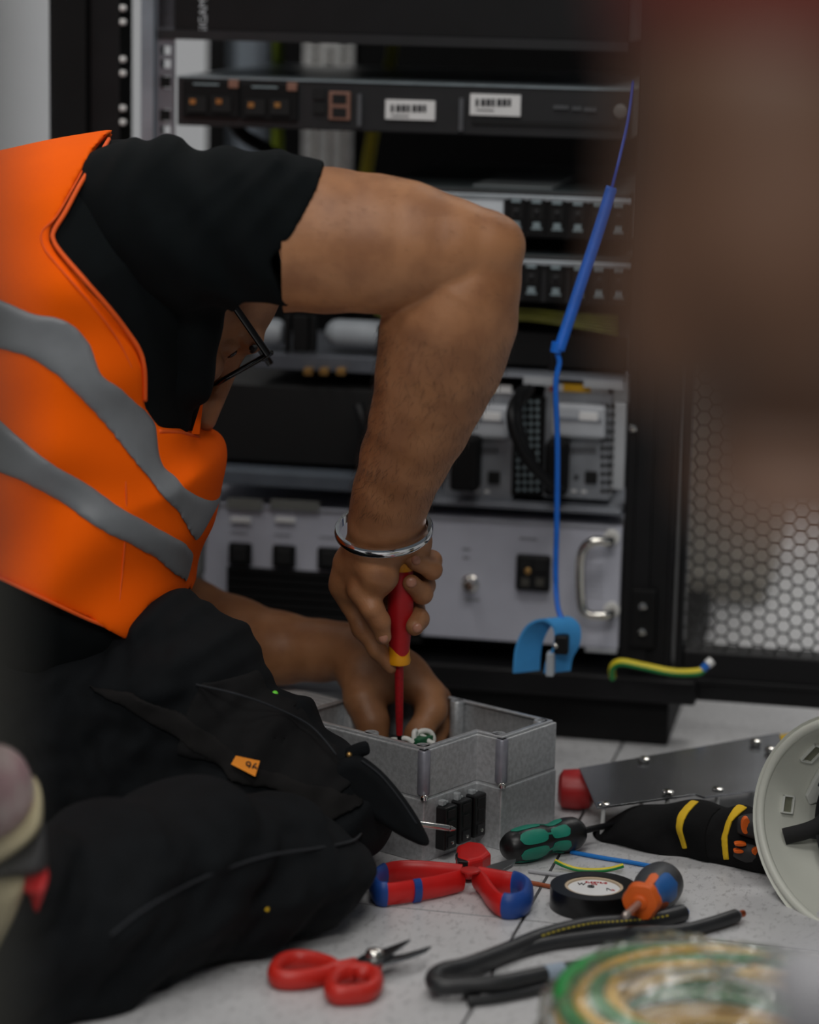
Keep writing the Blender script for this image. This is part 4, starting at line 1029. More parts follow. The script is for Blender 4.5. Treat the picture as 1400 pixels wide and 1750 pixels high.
# ---- skin: right arm and hand
def st(x, y, Y, r): return (P(x, y, Y), rm(r, Y))
F = Field(P(470, 960, 2.28)*np.array([1, 0, 0])+np.array([0, 2.24, .135]), np.array([P(930, 300, 2.5)[0], 2.56, P(700, 255, 2.3)[2]]), .0021)
F.lo  # grid
Yh = 2.470
upper = [st(380, 406, 2.382, 116), st(470, 408, 2.372, 121), st(560, 411, 2.368, 120), st(640, 415, 2.365, 113), st(700, 421, 2.362, 101), st(760, 428, 2.36, 85), st(815, 432, 2.36, 68)]
F.chain(upper, .004, .006)
F.chain([st(700, 380, 2.36, 52), st(785, 402, 2.355, 38), st(840, 410, 2.355, 31), st(858, 414, 2.355, 25)], .022, .012)       # triceps tendon to elbow point
F.chain([st(560, 440, 2.355, 80), st(650, 452, 2.352, 71), st(715, 458, 2.352, 54), st(762, 458, 2.36, 42)], .012, .012)          # biceps
fore = [st(818, 450, 2.362, 60), st(796, 490, 2.365, 84), st(770, 545, 2.372, 101), st(757, 602, 2.383, 97), st(743, 662, 2.397, 88), st(720, 722, 2.412, 80), st(692, 782, 2.428, 72), st(671, 842, 2.444, 64), st(660, 886, 2.455, 60)]
F.chain(fore, .0035, .012)
F.chain([st(854, 422, 2.36, 27), st(853, 480, 2.362, 23), st(850, 560, 2.37, 20), st(822, 640, 2.39, 24)], .02, .01)              # ulna edge
F.chain([st(690, 560, 2.372, 34), st(686, 640, 2.385, 34), st(672, 720, 2.405, 30)], .018, .01)
# wrist / palm
F.chain([st(660, 880, 2.455, 58), st(652, 915, 2.462, 52), st(632, 955, 2.472, 46), st(612, 992, 2.480, 38)], .012, .012)
F.chain([st(686, 900, 2.462, 36), st(704, 925, 2.478, 31), st(706, 948, 2.492, 27)], .012, .01)                                    # heel of the hand, far side
F.chain([st(640, 950, 2.452, 36), st(646, 984, 2.450, 32), st(640, 1000, 2.452, 24)], .007, .01)                                    # ball of the thumb
F.chain([st(600, 965, 2.482, 31), st(590, 1000, 2.486, 24), st(600, 1030, 2.488, 19)], .012, .01)                                  # index knuckle
# thumb
F.chain([st(616, 1008, 2.456, 24), st(636, 1040, 2.446, 19.5), st(649, 1062, 2.447, 17.5), st(655, 1088, 2.451, 14.5)], .005, .005)
# index finger, stretched along the shaft
F.chain([st(598, 1024, 2.486, 20), st(620, 1074, 2.482, 17.5), st(645, 1110, 2.480, 15.5), st(668, 1141, 2.482, 11.5)], .005, .006)
# middle, ring and little fingers close round the handle from behind
F.chain([st(610, 1005, 2.502, 22), st(668, 1022, 2.512, 18), st(708, 1040, 2.500, 16.5), st(716, 1058, 2.480, 16.5), st(709, 1071, 2.466, 16)], .004, .006)
F.chain([st(625, 980, 2.502, 22), st(690, 985, 2.512, 18.5), st(726, 1000, 2.496, 17), st(722, 1015, 2.476, 16.5), st(703, 997, 2.462, 15.5)], .003, .006)
F.chain([st(640, 955, 2.502, 22), st(700, 945, 2.512, 18), st(738, 958, 2.495, 16), st(739, 974, 2.478, 15.5), st(708, 961, 2.462, 13.5)], .003, .006)
# creases at the wrist
sk1 = F.mesh()
# ---- skin: left forearm and hand, reaching into the enclosure
Fl = Field((P(200, 1000, 2.62)[0], 2.42, .03), (P(800, 1000, 2.62)[0], 2.78, P(300, 940, 2.62)[2]), .0023)
Fl.chain([st(215, 1010, 2.70, 66), st(320, 1055, 2.685, 64), st(400, 1086, 2.67, 62), st(480, 1108, 2.65, 58), st(550, 1112, 2.632, 49), st(598, 1112, 2.618, 43)], .004, .015)
Fl.chain([st(590, 1112, 2.618, 44), st(630, 1138, 2.60, 46), st(655, 1165, 2.588, 40)], .012, .015)
Fl.chain([st(620, 1120, 2.612, 40), st(665, 1132, 2.60, 36), st(700, 1158, 2.592, 32), st(730, 1188, 2.585, 26)], .016, .012)
Fl.chain([st(612, 1155, 2.59, 33), st(622, 1195, 2.568, 32), st(636, 1232, 2.556, 27), st(645, 1285, 2.550, 22)], .012, .01)      # thumb side digit
Fl.chain([st(690, 1150, 2.59, 34), st(735, 1190, 2.575, 26), st(738, 1215, 2.560, 24), st(715, 1255, 2.545, 21), st(702, 1290, 2.54, 18)], .010, .01)   # forefinger
Fl.chain([st(690, 1155, 2.61, 32), st(744, 1196, 2.60, 24), st(752, 1235, 2.588, 20), st(740, 1275, 2.575, 18)], .008, .01)
Fl.chain([st(670, 1160, 2.63, 30), st(722, 1185, 2.63, 23), st(732, 1225, 2.62, 19), st(722, 1262, 2.61, 17)], .008, .01)
Fl.chain([st(650, 1160, 2.645, 28), st(690, 1180, 2.652, 21), st(702, 1215, 2.646, 18), st(700, 1250, 2.636, 15)], .008, .01)
sk2 = Fl.mesh()
# ---- skin: head and neck (looking down at the work)
fside = np.array([.03, -.975, .215]); fside /= np.linalg.norm(fside)                                            # towards his right
fn = np.array([math.cos(math.radians(54)), 0, -math.sin(math.radians(54))]); fn -= fside*(fn@fside); fn /= np.linalg.norm(fn)     # facing direction
fcn = np.cross(fn, fside); fcn = fcn if fcn[2] < 0 else -fcn                                                    # towards the chin
YE = 2.505; eye = P(392, 598, YE)
HC = eye+fside*-.034-fn*.094-fcn*.022           # skull centre
Fh = Field(HC-.19, HC+.19, .0024)
ax_ = [fn, fcn, fside]
Fh.ell(HC, (.092, .094, .073), ax_, .004)
fo = eye-fside*.034                                # mid-plane point level with the eyes
Fh.ell(fo-fn*.045+fcn*.045, (.055, .075, .056), ax_, .03)                          # face mass
Fh.ell(fo-fn*.050-fcn*.022, (.050, .044, .060), ax_, .02)                          # forehead
Fh.cone(fo+fn*.004-fcn*.022, fo+fn*.004-fcn*.022+fside*.030, .010, .010, .012)     # brow ridge
Fh.cone(fo+fn*.006+fcn*.0, fo+fn*.037+fcn*.056, .0080, .011, .008)                 # nose bridge to tip
Fh.ell(fo+fn*.033+fcn*.060, (.0135, .011, .012), ax_, .006)
Fh.ell(fo+fn*.020+fcn*.054+fside*.011, (.011, .009, .007), ax_, .004)              # nostril wing
Fh.ell(fo+fn*.020+fcn*.054-fside*.011, (.011, .009, .007), ax_, .004)
Fh.ell(fo+fn*.022+fcn*.060+fside*.006, (.007, .005, .0035), ax_, .002, sub=True)  # nostril
Fh.ell(fo-fn*.006+fcn*.028+fside*.036, (.022, .022, .022), ax_, .014)              # cheek
Fh.ell(fo-fn*.006+fcn*.028-fside*.036, (.022, .022, .022), ax_, .014)
Fh.ell(eye+fn*.004+fside*.002, (.013, .009, .014), ax_, .006, sub=True)            # eye socket
Fh.ell(eye-fside*.068+fn*.004, (.013, .009, .014), ax_, .006, sub=True)
Fh.ell(eye-fn*.006-fside*.003, (.012, .012, .012), ax_, .002)                      # eyeball under the lids
Fh.ell(eye-fn*.006-fside*.065, (.012, .012, .012), ax_, .002)
Fh.cone(fo+fn*.012+fcn*.076-fside*.018, fo+fn*.012+fcn*.076+fside*.018, .008, .008, .006)     # lips
Fh.cone(fo+fn*.011+fcn*.088-fside*.014, fo+fn*.011+fcn*.088+fside*.014, .008, .008, .004)
Fh.ell(fo-fn*.004+fcn*.116, (.022, .020, .024), ax_, .02)                          # chin
Fh.cone(HC-fn*.02+fcn*.04, HC-fn*.04+fcn*.15, .055, .058, .02)                     # neck
for sgn in (1, -1): Fh.ell(HC+fcn*.030-fn*.012+fside*sgn*.078, (.018, .030, .008), ax_, .006)   # ears
sk3 = Fh.mesh()
# ---- hidden trunk so the body is one figure under the clothes
Ft = Field((-.62, 2.30, .02), (.0, 2.80, .76), .006)
Ft.chain([(P(300, 440, 2.52), .070), (P(200, 560, 2.53), .090), (P(110, 780, 2.53), .080), (P(20, 960, 2.53), .055)], .02, .04)
Ft.chain([(P(330, 400, 2.40), .055), (P(240, 420, 2.52), .08), (P(330, 520, 2.66), .055)], .03, .03)
Ft.chain([(P(330, 520, 2.66), .045), (P(250, 800, 2.71), .042), (P(240, 1010, 2.70), .038)], .02, .02)
Ft.cone(HC+fcn*.10-fn*.03, P(250, 470, 2.51), .05, .06, .02)
Ft.chain([(P(20, 1000, 2.52), .05), (P(70, 1110, 2.46), .07), (P(300, 1230, 2.40), .062), (P(520, 1390, 2.345), .05)], .02, .02)
Ft.chain([(P(520, 1420, 2.30), .045), (P(300, 1500, 2.19), .042), (P(90, 1560, 2.08), .036)], .01, .02)
sk4 = Ft.mesh()
me = np_mesh('body', [sk1, sk2, sk3, sk4]); me.materials.append(m_skin); link('body', me, wk)
# finger nails
m_nail = mat('nail', S(172, 120, 98), .3, var=.05)
for (x, y, Y, rx, rz, tl) in ((711, 958, 2.4538, 8, 8.5, .2), (703, 996, 2.4525, 9.5, 9.5, -.3), (713, 1074, 2.4570, 8.5, 9, -.5), (655, 1091, 2.4427, 8.5, 10.5, .25)):
    c_ = P(x, y, Y); a_, b_ = rm(rx, Y), rm(rz, Y)
    n_ = MB(); ring_ = []
    v = []
    for l, (s_, dy) in enumerate(((1.0, .0012), (.85, -.0002), (.5, -.0009), (.02, -.0011))):
        for k in range(14):
            g = 6.2832*k/14; xx, zz = math.cos(g)*a_*s_, math.sin(g)*b_*s_
            v.append(c_+np.array([xx*math.cos(tl)-zz*math.sin(tl), dy, xx*math.sin(tl)+zz*math.cos(tl)]))
    f = [(i*14+k, i*14+(k+1) % 14, i*14+14+(k+1) % 14, i*14+14+k) for i in range(3) for k in range(14)]
    n_.add(v, f); n_.build('finger_nail', m_nail, wk, smooth=True)
mb = MB(); mb.ball(eye-fn*.0050-fside*.0032, .0105, 16, 10); ey = mb.build('eye', mat('eye_white', S(120, 112, 106), .2, var=.03), wk, smooth=True)
mb = MB(); mb.lathe(eye+fn*.0044-fside*.0032, fn, [(0, .0058), (.0012, .0052), (.0022, .003), (.0024, .0003)], 16); mb.build('iris', mat('iris_brown', S(40, 24, 16), .15, var=.1), ey, smooth='auto')
# fine arm hair
bv, bq = sk1; e1_ = bv[bq[:, 1]]-bv[bq[:, 0]]; e2_ = bv[bq[:, 3]]-bv[bq[:, 0]]; fnv = np.cross(e1_, e2_); fnv /= (np.linalg.norm(fnv, axis=1)[:, None]+1e-9); fcv = bv[bq].mean(1)
rs_ = np.random.RandomState(4); axd = (P(660, 886, 2.455)-P(800, 490, 2.365)); axd /= np.linalg.norm(axd)
zlo, zhi = P(700, 880, 2.44)[2], P(700, 300, 2.37)[2]
okm = np.where((fcv[:, 2] > zlo) & (fcv[:, 2] < zhi) & (fcv[:, 0] > P(500, 400, 2.37)[0]))[0]
wgt = np.where(fcv[okm, 0] < P(640, 0, 2.4)[0]+.02, 2.2, 1.0)*np.where(fcv[okm, 2] < P(0, 540, 2.38)[2], 1.6, .22); wgt /= wgt.sum()
pick = rs_.choice(okm, 2800, p=wgt); hv, hf = [], []
for i, c_ in enumerate(pick):
    n0 = fnv[c_]; lower = fcv[c_, 2] < P(0, 540, 2.38)[2]
    flow = (axd if lower else np.array([1., 0, -.25]))*.8+rs_.randn(3)*.35; flow -= n0*(flow@n0); flow /= np.linalg.norm(flow)
    L_ = rs_.uniform(.005, .011) if lower else rs_.uniform(.003, .006); sd_ = np.cross(n0, flow)*.00008
    p0_ = fcv[c_]+rs_.randn(3)*.0005; p1_ = p0_+flow*L_*.55+n0*L_*.30; p2_ = p0_+flow*L_+n0*L_*.36; up_ = n0*.0001
    b_ = len(hv); hv += [p0_-sd_, p0_+sd_, p0_+up_, p1_-sd_*.8, p1_+sd_*.8, p1_+up_, p2_]
    hf += [(b_, b_+1, b_+4, b_+3), (b_+1, b_+2, b_+5, b_+4), (b_+2, b_, b_+3, b_+5), (b_+3, b_+4, b_+6), (b_+4, b_+5, b_+6), (b_+5, b_+3, b_+6)]
hm = MB(); hm.add(hv, hf); o = hm.build('arm_hair', mat('hair_fine', S(40, 26, 18), .6, var=.2), wk, fix=False); o['kind'] = 'stuff'
# hair cap, eyebrow, glasses
Fc = Field(HC-.15, HC+.15, .003); Fc.ell(HC-fn*.005-fcn*.002, (.095, .097, .077), ax_, .004)
x, y, z = Fc.grid(); s_ = (x-HC[0])*fn[0]+(y-HC[1])*fn[1]+(z-HC[2])*fn[2]; t_ = (x-HC[0])*fcn[0]+(y-HC[1])*fcn[1]+(z-HC[2])*fcn[2]
Fc.d = np.maximum(Fc.d, (s_-.045+.5*np.maximum(t_+.03, 0)+.35*np.maximum(-.06-t_, -.02))).astype(np.float32); Fc.d = np.maximum(Fc.d, t_-.06)
m_hair = mat('hair_black', S(18, 16, 15), .6, var=.3, vscale=200, bump=.5, bscale=600)
me = np_mesh('hair', [Fc.mesh()]); me.materials.append(m_hair); link('hair', me, wk)
mb = MB(); bpts = [eye-fcn*.017+fn*.012-fside*(.012-.008*k)-fcn*(.004*math.sin(k)) for k in range(4)]; mb.tube(catmull(bpts, 4), .0028, 7); mb.build('eyebrow', m_hair, wk, smooth=True)
m_gl = mat('frame_black', S(10, 10, 11), .18, var=.1)
gl = bpy.data.objects.new('glasses', None); COL.objects.link(gl); gl.parent = wk; gl.matrix_parent_inverse = Matrix.Translation(-Vector(wk['_base'])); gl.empty_display_size = .01
hin = P(458, 606, YE-.02); ear_ = P(400, 522, YE-.028)
mb = MB(); mb.tube([ear_+(ear_-hin)*.7, ear_, hin], .0022, 8, ry=.0034); mb.build('temple', m_gl, gl, smooth='auto')
mb = MB(); mb.tube([ear_+(ear_-hin)*.7-fside*.125, ear_-fside*.125, hin-fside*.125], .0022, 8, ry=.0034); mb.build('temple', m_gl, gl, smooth='auto')
# two lens rims in the plane across the face
nb_ = P(366, 661, YE-.008)      # lower inner end of the near rim
vdir = (nb_-hin); vdir -= fside*(vdir@fside); Lr = np.linalg.norm(vdir); vdir /= Lr; wdir = -ray(430, 620); wdir = -wdir/np.linalg.norm(wdir)
for k in range(2):
    o_ = hin+wdir*(.066*k+.001)
    rim = [o_+wdir*a_+vdir*b_*Lr/.047 for a_, b_ in ((.002, .0), (.026, -.003), (.050, .0), (.054, .012), (.050, .036), (.034, .046), (.016, .046), (.003, .038), (-.001, .014))]
    rp2 = catmull(rim, 6, True); mb = MB(); mb.tube(rp2, .0026, 8, closed=True); mb.build('lens_rim', m_gl, gl, smooth=True)
    ln = MB(); cc_ = sum(rp2)/len(rp2); v = [cc_]+rp2; ln.add(v, [(0, i+1, (i+1) % len(rp2)+1) for i in range(len(rp2))])
    lm = mat('lens_clear', (.95, .97, 1), .03, alpha=.12, var=.01); ln.build('lens', lm, gl)
mb = MB(); mb.tube([hin+wdir*.055+vdir*.008, hin+wdir*.061+vdir*.004-fn*-.003, hin+wdir*.067+vdir*.008], .0022, 8); mb.build('bridge', m_gl, gl, smooth=True)
# bangle
bc = P(656, 905, 2.458); tilt = math.radians(19)
bx_ = np.array([1, 0, .06]); bx_ /= np.linalg.norm(bx_); by_ = np.array([0, math.cos(tilt), math.sin(tilt)])
bz_ = np.cross(bx_, by_); by_ = np.cross(bz_, bx_)
br_ = rm(80, 2.46); mb = MB(); v = []
pf8 = [(-.0020, -.0042), (.0012, -.0042), (.0026, -.0022), (.0026, .0022), (.0012, .0042), (-.0020, .0042)]
nb8 = len(pf8); N8 = 64
for k in range(N8):
    g = 6.2832*k/N8; rd = bx_*math.cos(g)+by_*math.sin(g)
    for (dr, dz) in pf8: v.append(bc+rd*(br_+dr)+bz_*dz)
f = [(k*nb8+j, k*nb8+(j+1) % nb8, ((k+1) % N8)*nb8+(j+1) % nb8, ((k+1) % N8)*nb8+j) for k in range(N8) for j in range(nb8)]
o = mb.add(v, f).build('steel_bangle', mat('polished_steel', S(226, 228, 230), .12, metal=1, var=.04), wk, smooth='auto'); o['label'] = 'polished steel bangle'

# ---- T-shirt
m_tee = mat('tee_black', S(8, 13, 15), .92, var=.12, vscale=60, bump=.12, bscale=1200, spec=.15)
tpl = Plane((-1, 2.50), (1, 2.50))
torso = [(-190, 360), (-60, 288), (0, 266), (60, 251), (130, 242), (200, 242), (262, 250), (330, 280), (395, 340), (412, 430), (392, 515), (366, 590), (354, 650), (346, 705), (338, 745), (366, 764), (372, 790), (364, 842), (352, 886), (336, 925), (326, 985), (322, 1020), (300, 1100), (220, 1170), (100, 1180), (0, 1160), (-190, 1100)]
TP = Puff(tpl, torso, .17, .13, 4)
wv1 = waves(3, 6, .10, .010, ang=.6, spread=.6)
Ft_ = TP.field(.004, .02, lambda a, b_: wv1(a, b_)*.35)
# sleeve, as a loose tube about the upper arm
Fs = Field((P(120, 400, 2.4)[0], 2.20, P(300, 790, 2.4)[2]), (P(600, 400, 2.4)[0], 2.60, P(300, 190, 2.4)[2]), .003)
Fs.chain([st(225, 378, 2.43, 132), st(300, 385, 2.40, 134), st(380, 391, 2.385, 127), st(450, 398, 2.375, 123), st(520, 404, 2.372, 121), st(600, 409, 2.37, 121)], .004, .016)
Fs.chain([st(300, 420, 2.41, 100), st(400, 425, 2.40, 90), st(470, 440, 2.39, 84), st(500, 470, 2.385, 56)], .012, .012)
Fs.chain([st(340, 470, 2.42, 62), st(322, 560, 2.43, 58), st(300, 640, 2.44, 54), st(288, 715, 2.45, 46)], .02, .02)      # chest side hanging in front of the face
x, y, z = Fs.grid()
xa_ = np.array([P(px_, 400, 2.37)[0] for px_ in (0, 1400)]); 
def pxz(px_, py_, Y=2.335): q_ = P(px_, py_, Y); return (q_[0], q_[2])
cuff = [pxz(*p) for p in ((556, 270), (553, 284), (545, 318), (528, 352), (505, 392), (482, 422), (464, 440), (468, 460), (480, 492), (497, 528), (456, 520), (416, 517), (403, 530), (374, 588), (357, 645), (347, 700), (320, 775), (60, 775), (60, 150), (556, 150))]
X2, Z2 = np.meshgrid(Fs.ax[0], Fs.ax[2], indexing='ij')
dcut = poly_sd(X2, Z2, np.array(cuff))
wr = waves(11, 5, .075, .010, ang=.55, spread=.35)(X2, Z2)
loc_ = np.clip((X2-pxz(200, 0)[0])/.06, 0, 1)*np.clip((pxz(560, 0)[0]-X2)/.05, .15, 1)
fold = wr*loc_*.55
# deeper pulls from the armpit up to the shoulder seam
for (x0, y0, x1, y1, w_, am) in ((470, 275, 330, 420, .007, .0045), (520, 290, 400, 420, .007, .004), (215, 238, 165, 330, .008, .005), (268, 236, 220, 330, .008, .004), (440, 270, 300, 380, .006, .003), (300, 240, 250, 300, .006, .003)):
    p0_, p1_ = npv(pxz(x0, y0)), npv(pxz(x1, y1)); e_ = p1_-p0_; tt = np.clip(((X2-p0_[0])*e_[0]+(Z2-p0_[1])*e_[1])/(e_@e_), 0, 1)
    dd_ = np.sqrt((X2-p0_[0]-tt*e_[0])**2+(Z2-p0_[1]-tt*e_[1])**2)
    fold = fold-am*np.exp(-(dd_/w_)**2)*(1-tt*.8)
Fs.d = np.maximum(Fs.d+fold[:, None, :].astype(np.float32), -dcut[:, None, :].astype(np.float32))
tee_parts = [Ft_.mesh(tpl.world), relax(*Fs.mesh(), it=3)]
me = np_mesh('t_shirt', tee_parts); me.materials.append(m_tee); tee = link('t_shirt', me, wk)
# stitched cuff hem + shoulder seam
# ---- vest
m_or_v = mat('vest_orange', (1.0, .125, .0), .85, var=.04, vscale=14, bump=.12, bscale=1800, spec=.12)
m_refl = mat('reflective_grey', S(122, 126, 130), .5, metal=.15, var=.08, vscale=25, bump=.12, bscale=1600)
wv2 = waves(21, 6, .13, .012, ang=2.2, spread=.5)
def vfold(a, b_):
    return wv1(a, b_)*.35+wv2(a, b_)*.45
def vshell(name, pix, lift, m, thick=.012, parent=None, back=True, res=.003):
    reg = TP.region(pix)
    Fv = TP.field(res, .03, vfold); d2 = poly_sd(Fv.S2, Fv.T2, reg).astype(np.float32)
    yy = Fv.ax[1][None, :, None].astype(np.float32)
    sh_ = np.maximum(Fv.d-lift, -(Fv.d-lift+thick))
    Fv.d = np.maximum(sh_, -d2[:, None, :])
    if not back: Fv.d = np.maximum(Fv.d, yy-.0)
    v, q = relax(*Fv.mesh(tpl.world), it=6 if parent is None else 14); me = np_mesh(name, [(v, q)]); me.materials.append(m); return link(name, me, parent or wk)
vest_pix = [(-260, 250), (-60, 180), (60, 180), (120, 190), (192, 222), (178, 240), (150, 278), (124, 325), (103, 368), (86, 392), (86, 412), (98, 432), (140, 478), (180, 524), (208, 560), (232, 592), (246, 622), (248, 660), (246, 690), (262, 716), (272, 730), (310, 733), (345, 742), (400, 745), (420, 900), (345, 1010), (312, 1005), (296, 1020), (262, 1022), (246, 1048), (222, 1086), (150, 1053), (60, 1012), (0, 986), (-60, 955), (-260, 850)]
vest = vshell('safety_vest', vest_pix, .0075, m_or_v, .014)
st1 = [(-260, 410), (-60, 480), (0, 507), (60, 532), (100, 538), (130, 552), (158, 585), (176, 636), (210, 658), (248, 698), (268, 725), (276, 768), (284, 790), (305, 806), (360, 840), (380, 850), (350, 898), (342, 906), (310, 872), (270, 828), (230, 780), (190, 735), (150, 690), (100, 640), (50, 606), (0, 594), (-60, 580), (-260, 520)]
st2 = [(-260, 620), (-60, 680), (0, 708), (40, 745), (100, 792), (150, 822), (200, 858), (240, 880), (290, 905), (322, 915), (340, 925), (325, 982), (318, 980), (270, 950), (220, 925), (150, 888), (90, 850), (40, 820), (0, 804), (-60, 790), (-260, 740)]
s1 = vshell('reflective_stripe', st1, .0105, m_refl, .012, vest, res=.0025); s2 = vshell('reflective_stripe', st2, .0105, m_refl, .012, vest, res=.0025)
def fsurf(PF, fold_, x, y, off, sc=1.15):
    a_, c_, b_ = PF.surf(x, y); return PF.wsurf(x, y, (off-float(fold_(np.array([a_]), np.array([b_]))[0]))*sc)
# stitched binding along the armhole
def vline(name, pix, r, m, parent, off=.008):
    pth_ = catmull([fsurf(TP, vfold, x, y, off, 1.3) for x, y in pix], 6); t_ = MB(); t_.tube(pth_, r, 6); return t_.build(name, m, parent, smooth=True)
m_or_d = mat('vest_binding', (.85, .105, .004), .75, var=.05)
vline('binding', [(186, 238), (172, 262), (140, 310), (112, 362), (92, 395), (92, 412), (106, 434), (146, 480), (186, 526), (214, 562), (238, 598), (247, 632), (248, 685)], .0022, m_or_d, vest, .0085)
vline('stitch_line', [(170, 238), (150, 275), (120, 330), (95, 372), (72, 396), (74, 420), (92, 446), (132, 492), (174, 542), (202, 582), (224, 626), (236, 660)], .0009, m_or_d, vest, .0085)
vline('binding', [(272, 737), (310, 740), (345, 752), (366, 774)], .0022, m_or_d, vest, .0085)
vline('hem', [(-40, 972), (0, 988), (60, 1016), (150, 1058), (214, 1082)], .0018, m_or_d, vest, .0085)
vline('side_seam', [(214, 812), (216, 860), (214, 920), (208, 990), (200, 1060)], .0010, m_or_d, vest, .0085)
# slim far edge of the vest at the throat
t_ = MB(); q_ = [P(348, 676, 2.47), P(341, 742, 2.46), P(327, 742, 2.45), P(340, 700, 2.46)]; t_.prism(q_, (0, .004, 0)); t_.build('front_edge', m_or_v, vest)

# ---- trousers
m_tr = mat('trouser_black', S(13, 16, 19), .88, var=.15, vscale=50, bump=.2, bscale=1300, spec=.2)
m_tr2 = mat('trouser_panel', S(21, 21, 22), .9, var=.15, vscale=60, bump=.25, bscale=1300, spec=.2)
hpl = Plane(P(0, 1200, 2.46), P(640, 1380, 2.335))
thigh = [(-160, 930), (0, 960), (120, 1010), (220, 1045), (262, 1024), (300, 1019), (345, 1036), (395, 1072), (430, 1112), (440, 1142), (460, 1176), (488, 1198), (518, 1222), (548, 1248), (588, 1286), (630, 1332), (655, 1385), (660, 1430), (640, 1462), (560, 1440), (400, 1420), (200, 1440), (0, 1470), (-160, 1470)]
TH = Puff(hpl, thigh, .085, .075, 4)
wv3 = waves(31, 6, .08, .010, ang=-.5, spread=.5)
wv3b = waves(33, 6, .030, .0034, ang=-.6, spread=.6); wv4b = waves(43, 6, .034, .0042, ang=-1.0, spread=.5)
def hfold(a, b_): return wv3(a, b_)*.45+wv3b(a, b_)*.5
F1 = TH.field(.0032, .015, hfold)
cpl = Plane(P(0, 1550, 2.02), P(640, 1480, 2.315))
calf = [(-140, 1440), (40, 1425), (130, 1395), (230, 1368), (330, 1352), (420, 1354), (500, 1368), (550, 1390), (588, 1416), (600, 1452), (588, 1486), (556, 1522), (526, 1556), (510, 1586), (460, 1604), (380, 1624), (260, 1672), (120, 1752), (0, 1820), (-140, 1880)]
CF = Puff(cpl, calf, .078, .066, 4)
wv4 = waves(41, 6, .09, .011, ang=-.9, spread=.5)
def cfold(a, b_): return wv4(a, b_)*.75+wv4b(a, b_)*.55
F2 = CF.field(.0032, .015, cfold)
def flo(F, pl):
    v, q = F.mesh(pl.world); v[:, 2] = np.maximum(v[:, 2], .0015); return v, q
# other leg, further back, folded under him
opl = Plane(P(0, 1300, 2.62), P(560, 1330, 2.60))
OL = Puff(opl, [(-120, 1020), (60, 1030), (250, 1080), (420, 1180), (520, 1260), (560, 1330), (540, 1370), (300, 1400), (-120, 1420)], .075, .06, 4); F3 = OL.field(.005, .015)
me = np_mesh('trousers', [flo(F1, hpl), flo(F2, cpl), flo(F3, opl)]); me.materials.append(m_tr); tro = link('trousers', me, wk)
def panel(name, PF, fold_, pl, pix, lift, m, res=.0024, th=.005):
    reg = PF.region(pix); Fp = PF.field(res, .015, fold_); d2 = poly_sd(Fp.S2, Fp.T2, reg).astype(np.float32); yy = Fp.ax[1][None, :, None]
    Fp.d = np.maximum(np.maximum(np.maximum(Fp.d-lift, -(Fp.d-lift+th)), -d2[:, None, :]), yy).astype(np.float32)
    v, q = relax(*Fp.mesh(pl.world)); v[:, 2] = np.maximum(v[:, 2], .0012); me = np_mesh(name, [(v, q)]); me.materials.append(m); return link(name, me, tro)
panel('cargo_pocket', TH, hfold, hpl, [(345, 1165), (420, 1172), (520, 1210), (560, 1245), (592, 1290), (600, 1345), (560, 1372), (480, 1335), (420, 1318), (300, 1290), (318, 1210)], .0035, m_tr2)
panel('holster_strip', TH, hfold, hpl, [(150, 1170), (230, 1180), (330, 1228), (410, 1290), (470, 1318), (560, 1360), (600, 1392), (560, 1408), (470, 1352), (400, 1330), (300, 1262), (215, 1205)], .0045, mat('trouser_strip', S(25, 24, 24), .9, var=.15, bump=.3, bscale=1500, spec=.2))
def sline(name, PF, pix, r, m, off=.001): pth_ = catmull([fsurf(PF, hfold if PF is TH else cfold, x, y, off) for x, y in pix], 6); t_ = MB(); t_.tube(pth_, r, 6); return t_.build(name, m, tro, smooth=True)
m_sti = mat('stitch_grey', S(34, 37, 42), .9, var=.1)
sline('seam', CF, [(190, 1598), (250, 1552), (330, 1508), (400, 1480), (470, 1460), (540, 1450), (600, 1438), (618, 1424)], .0012, m_sti)
sline('seam', TH, [(335, 1170), (400, 1185), (460, 1205), (530, 1240), (575, 1290)], .0010, m_sti, .005)
# pocket flap hanging past the knee and its press stud tab
fpl = Plane(P(540, 1350, 2.325), P(735, 1440, 2.31))
FL = Puff(fpl, [(548, 1330), (580, 1300), (612, 1292), (640, 1308), (668, 1335), (700, 1376), (722, 1412), (734, 1440), (722, 1444), (690, 1430), (660, 1412), (632, 1392), (600, 1372), (566, 1352)], .010, .008, 4)
Ff = FL.field(.0016, .008); me = np_mesh('pocket_flap', [Ff.mesh(fpl.world)]); me.materials.append(m_tr); link('pocket_flap', me, tro)
t_ = MB(); t_.tube(catmull([FL.wsurf(x, y, .0004) for x, y in ((618, 1300), (650, 1325), (684, 1366), (712, 1408))], 5), .0009, 6); t_.build('seam', m_sti, tro, smooth=True)
tp2 = Plane(P(580, 1290, 2.33), P(635, 1290, 2.325))
TB = Puff(tp2, [(590, 1284), (600, 1274), (622, 1267), (630, 1272), (632, 1288), (620, 1294), (610, 1310), (596, 1312)], .006, .005, 3)
me = np_mesh('strap_tab', [TB.field(.0014, .006).mesh(tp2.world)]); me.materials.append(m_tr); link('strap_tab', me, tro)
t_ = MB(); t_.ball(P(597, 1290, 2.3225), .0028, 10, 6); t_.build('press_stud', m_brass, tro, smooth=True)
